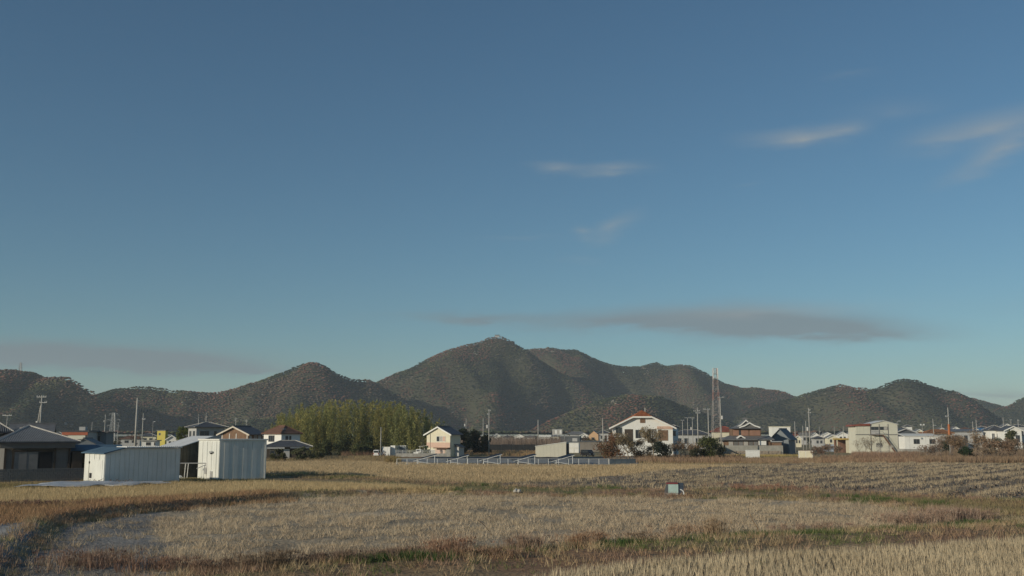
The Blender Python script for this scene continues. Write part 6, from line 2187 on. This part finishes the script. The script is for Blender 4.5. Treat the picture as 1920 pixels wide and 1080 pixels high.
bare('big russet vine-covered tree right of the orange-sleeved pole', 1818, 74, 806, 224, (0.16, 0.12, 0.085), 3, 3, 0.8, 2600, (0.26, 0.185, 0.115), 'vine_tree', 'tree', 5)
leafy('dark green ivy clump at the foot of the vine-covered tree', 1812, 46, 838, 219, (0.038, 0.058, 0.028), 700, 'shrub', 'shrub', None, 0.22, False, 10)
bare('russet brush at the right edge behind the straw field', 1886, 74, 822, 218, (0.17, 0.12, 0.09), 3, 3, 0.85, 1700, (0.26, 0.18, 0.12), 'thicket', 'shrub', 7)
bare('grey tangled thicket between the white prefab and vine-covered tree', 1745, 44, 832, 220, (0.18, 0.14, 0.11), 3, 3, 0.85, 500, (0.25, 0.18, 0.13), 'thicket', 'shrub', 6)
bare('grey bramble between vine-covered tree and right edge brush', 1848, 44, 834, 216, (0.19, 0.15, 0.12), 3, 3, 0.85, 500, (0.25, 0.19, 0.13), 'thicket', 'shrub', 6)
leafy('low grey-green hedge under the long white house windows', 1872, 50, 820, 330, (0.075, 0.075, 0.045), 900, 'hedge', 'hedge', None, 0.3, False, 12)
leafy('dark green shrub right of the white prefab end', 1768, 26, 822, 290, (0.06, 0.07, 0.04), 600, 'shrub', 'shrub', None, 0.3, False, 10)
leafy('olive garden tree in front of the white gable house', 1897, 28, 806, 345, (0.085, 0.088, 0.04), 900, 'tree', 'tree', None, 0.35, True, 12)
bare('bare shrub just right of the white metal locker', 1534, 26, 838, 224, (0.15, 0.11, 0.085), 3, 3, 0.8, 250, (0.16, 0.1, 0.07), 'thicket', 'shrub', 4)
bare('brown thicket behind the white metal locker and poles', 1556, 50, 832, 262, (0.16, 0.115, 0.085), 3, 3, 0.85, 900, (0.24, 0.17, 0.12), 'thicket', 'shrub', 7)
# leafless stalks in the near field
q = G(1424, 1008)
random.seed(5)
m = MB()
branch(m, (0, 0, 0), (-0.05, 0, 1), 1.5, 0.022, 2, 0.45, 1)
o = m.build('dead_sapling', MAT('orange_stem', (0.30, 0.17, 0.08), 0.9, 0.2, 3))
o.location = (q.x, q.y, gz1(q.x, q.y) - 0.03)
tag(o, 'thin leafless sapling standing on the near bank right of centre', 'sapling')
q = G(922, 1006)
m = MB()
m.path([(0, 0, 0), (-0.12, 0.0, 0.28), (-0.42, 0.05, 0.62), (-0.72, 0.1, 0.86)], 0.018, 5)
m.rod((-0.42, 0.05, 0.62), (-0.52, -0.05, 0.78), 0.01, 0.006, 4).rod((-0.6, 0.08, 0.76), (-0.58, 0.15, 0.9), 0.01, 0.005, 4)
o = m.build('leaning_stalk', M_BARK)
o.location = (q.x, q.y, gz1(q.x, q.y) - 0.02)
tag(o, 'dark dead stalk leaning left in the middle straw field', 'stalk')

# bamboo: one mass nobody could count
random.seed(3)
A = Acc()
culm = MB()
prof_x = [498, 522, 560, 600, 650, 700, 750, 790, 825, 845]
prof_y = [812, 783, 763, 755, 753, 754, 757, 770, 795, 820]
cen, rad_, cc = [], [], []
for k in range(380):
    px = random.uniform(503, 842)
    back = random.random()
    D = 285 + 26 * back + max(0, px - 790) * 0.3
    top = np.interp(px, prof_x, prof_y) + random.uniform(-4, 16) + (1 - back) ** 2 * random.uniform(0, 34)
    x = xat(px, D)
    H = zat(top, D) + 0.3
    if H < 2.5:
        continue
    la = random.uniform(0, 6.28)
    lx, ly = math.cos(la) * H * 0.13, math.sin(la) * H * 0.10 - H * 0.03
    tint_ = random.uniform(0.8, 1.2)
    yel = random.random() ** 2
    col_ = np.array([0.27 + 0.13 * yel, 0.28 + 0.05 * yel, 0.11]) * tint_
    culm.rod((x, D, -0.4), (x + lx * 0.4, D + ly * 0.4, H * 0.75), 0.05, 0.03, 4)
    for j in range(11):
        f = 0.12 + 0.88 * j / 10
        cen.append((x + lx * f * f + random.gauss(0, 0.25), D + ly * f * f + random.gauss(0, 0.25), H * f * 0.985))
        rad_.append((1.25 - 0.75 * f) * random.uniform(0.8, 1.15))
        cc.append(col_)
cen, rad_, cc = np.array(cen), np.array(rad_), np.array(cc)
n = 130000
ci = RNG.integers(0, len(cen), n)
d = RNG.normal(0, 1, (n, 3))
d /= np.linalg.norm(d, axis=1)[:, None]
p = cen[ci] + d * (rad_[ci] * RNG.random(n) ** 0.5)[:, None] * [1, 1, 1.25]
a = RNG.normal(0, 1, (n, 3)) * [1, 1, 0.5]
a /= np.linalg.norm(a, axis=1)[:, None]
dn = np.stack([RNG.normal(0, 0.5, n), RNG.normal(0, 0.5, n), -np.ones(n)], -1)
s = 0.24 * RNG.uniform(0.6, 1.4, (n, 1))
V = np.stack([p - a * s * 0.45, p + a * s * 0.45, p + dn * s * 1.1], 1).reshape(-1, 3)
C = cc[ci] * RNG.uniform(0.7, 1.3, (n, 1))
g = obj_np('bamboo_grove', V, np.arange(n * 3).reshape(-1, 3), np.repeat(C, 3, 0), M_LEAF, None, 'stuff')
g['label'] = 'wide yellow-green bamboo grove left of the cream gable house'
culm.build('bamboo_culms', MAT('bamboo_culm', (0.16, 0.17, 0.07), 0.6, 0.2, 2), g, kind='stuff')
random.seed(9)
for px, w, pt, D, col, lab in ((612, 40, 822, 284, (0.075, 0.085, 0.035), 'broad green tree at the left front of the bamboo'), (648, 44, 812, 283, (0.05, 0.062, 0.03), 'dark green tree in front of the bamboo, left of its middle'),
                               (690, 40, 818, 283, (0.062, 0.075, 0.034), 'green tree in front of the bamboo behind the small white van'), (742, 34, 816, 293, (0.065, 0.085, 0.035), 'green tree behind the storage cabins'),
                               (772, 34, 818, 296, (0.06, 0.078, 0.035), 'rounded tree behind the white light truck'), (668, 24, 832, 280, (0.09, 0.10, 0.04), 'small bright bush at the bamboo foot')):
    leafy(lab, px, w, pt, D, col, 1000, 'broadleaf_tree', 'tree', None, 0.32, False, 14, 'trees along the front of the bamboo')

# dry brush and reeds where the plain begins
A = Acc()
for px0, px1, py0, py1, n, h, ca, cb in ((1190, 1390, 857, 869, 900, 0.8, (0.30, 0.19, 0.125), (0.40, 0.28, 0.18)), (1390, 1540, 861, 869, 700, 0.45, (0.32, 0.21, 0.14), (0.42, 0.30, 0.19)), (1540, 1770, 857, 869, 1000, 0.7, (0.29, 0.18, 0.12), (0.40, 0.28, 0.18)), (1600, 1720, 850, 862, 800, 1.15, (0.28, 0.17, 0.12), (0.38, 0.26, 0.17)), (1142, 1186, 864, 869, 120, 0.8, (0.24, 0.21, 0.17), (0.3, 0.22, 0.15)),
                                         (640, 720, 845, 853, 500, 1.3, (0.22, 0.13, 0.09), (0.3, 0.2, 0.13)), (870, 1010, 845, 852, 700, 0.7, (0.38, 0.22, 0.13), (0.45, 0.33, 0.17)), (1730, 1930, 862, 868, 800, 1.0, (0.28, 0.19, 0.13), (0.36, 0.26, 0.16)), (1690, 1930, 842, 862, 1500, 1.2, (0.24, 0.18, 0.12), (0.3, 0.21, 0.14)),
                                         (1360, 1500, 851, 856, 700, 0.45, (0.42, 0.33, 0.13), (0.48, 0.37, 0.16)), (725, 748, 862, 869, 120, 0.9, (0.25, 0.21, 0.08), (0.3, 0.2, 0.1))):
    pxs, pys = RNG.uniform(px0, px1, n), RNG.uniform(py0, py1, n)
    q = np.array([G(a_, b_)[:] for a_, b_ in zip(pxs, pys)])
    q[:, 2] = np.where((q[:, 1] < 256), ground_z(q[:, 0], q[:, 1]), -0.42)
    A.add(blades(q, 9, h, 0.5, 0.45, 0.05, mixcol(n, ca, cb)))
A.build('dry_brush', M_STRAW, 'rust-brown dry grass and brush along the far field edge')
A = Acc()
n = 1500
pxs, Ds = RNG.uniform(862, 1060, n), RNG.uniform(380, 520, n)
q = np.stack([np.array([xat(a_, b_) for a_, b_ in zip(pxs, Ds)]), Ds, np.full(n, -0.42)], -1)
A.add(blades(q, 8, 4.2, 1.2, 0.25, 0.06, mixcol(n, (0.21, 0.17, 0.14), (0.28, 0.20, 0.15))))
A.build('reed_bed', M_STRAW, 'tall grey leafless reeds behind the black net fence')

# garden trees and hedges of the far town, one mass
n = 1500
pxs = RNG.uniform(-20, 1940, n)
Ds = RNG.uniform(430, 1150, n)
xs_ = np.array([xat(a_, b_) for a_, b_ in zip(pxs, Ds)])
dens = fbm(xs_ / 60.0, Ds / 60.0, 1, 3)
k = dens > 0.45
xs_, Ds = xs_[k], Ds[k]
n = len(xs_)
pt_ = np.stack([xs_, Ds, np.full(n, 0.0)], -1)
# each is a clump of leaf triangles
cen = np.repeat(pt_, 5, 0)
hh = RNG.uniform(1.4, 4.6, n)
cen[:, 0] += RNG.normal(0, 1.1, len(cen))
cen[:, 1] += RNG.normal(0, 1.1, len(cen))
cen[:, 2] += np.repeat(hh, 5) * RNG.uniform(0.2, 0.95, len(cen))
colr = np.array([[0.05, 0.06, 0.03], [0.085, 0.085, 0.038], [0.13, 0.085, 0.055], [0.12, 0.10, 0.075]])[RNG.integers(0, 4, n)]
cr = np.repeat(colr, 5, 0)
nl = 26
ci = np.repeat(np.arange(len(cen)), nl)
N = len(ci)
d = RNG.normal(0, 1, (N, 3))
d /= np.linalg.norm(d, axis=1)[:, None]
p = cen[ci] + d * (RNG.random(N) ** 0.5 * 1.25)[:, None]
a = RNG.normal(0, 0.42, (N, 3))
b2 = RNG.normal(0, 0.42, (N, 3))
V = np.stack([p, p + a, p + b2], 1).reshape(-1, 3)
V[:, 2] = np.maximum(V[:, 2], -0.3)
o = obj_np('town_trees', V, np.arange(N * 3).reshape(-1, 3), np.repeat(cr[ci] * RNG.uniform(0.75, 1.25, (N, 1)), 3, 0), M_LEAF, None, 'stuff')
o['label'] = 'garden trees and hedges scattered through the far town'

# ---------------------------------------------------------------- haze
hz = MB().box(-6500, 6500, -3500, 9500, -1.6, 262)
hm = bpy.data.materials.new('haze_air')
hm.use_nodes = True
hn = hm.node_tree.nodes
hn.clear()
ho = hn.new('ShaderNodeOutputMaterial')
pv = hn.new('ShaderNodeVolumePrincipled')
pv.inputs['Color'].default_value = (0.80, 0.90, 1.0, 1)
pv.inputs['Density'].default_value = 0.00011
pv.inputs['Anisotropy'].default_value = 0.0
hm.node_tree.links.new(pv.outputs[0], ho.inputs['Volume'])
hzo = hz.build('haze', hm, None, False, 'stuff')
hzo['label'] = 'thin pale haze over the plain and hills'
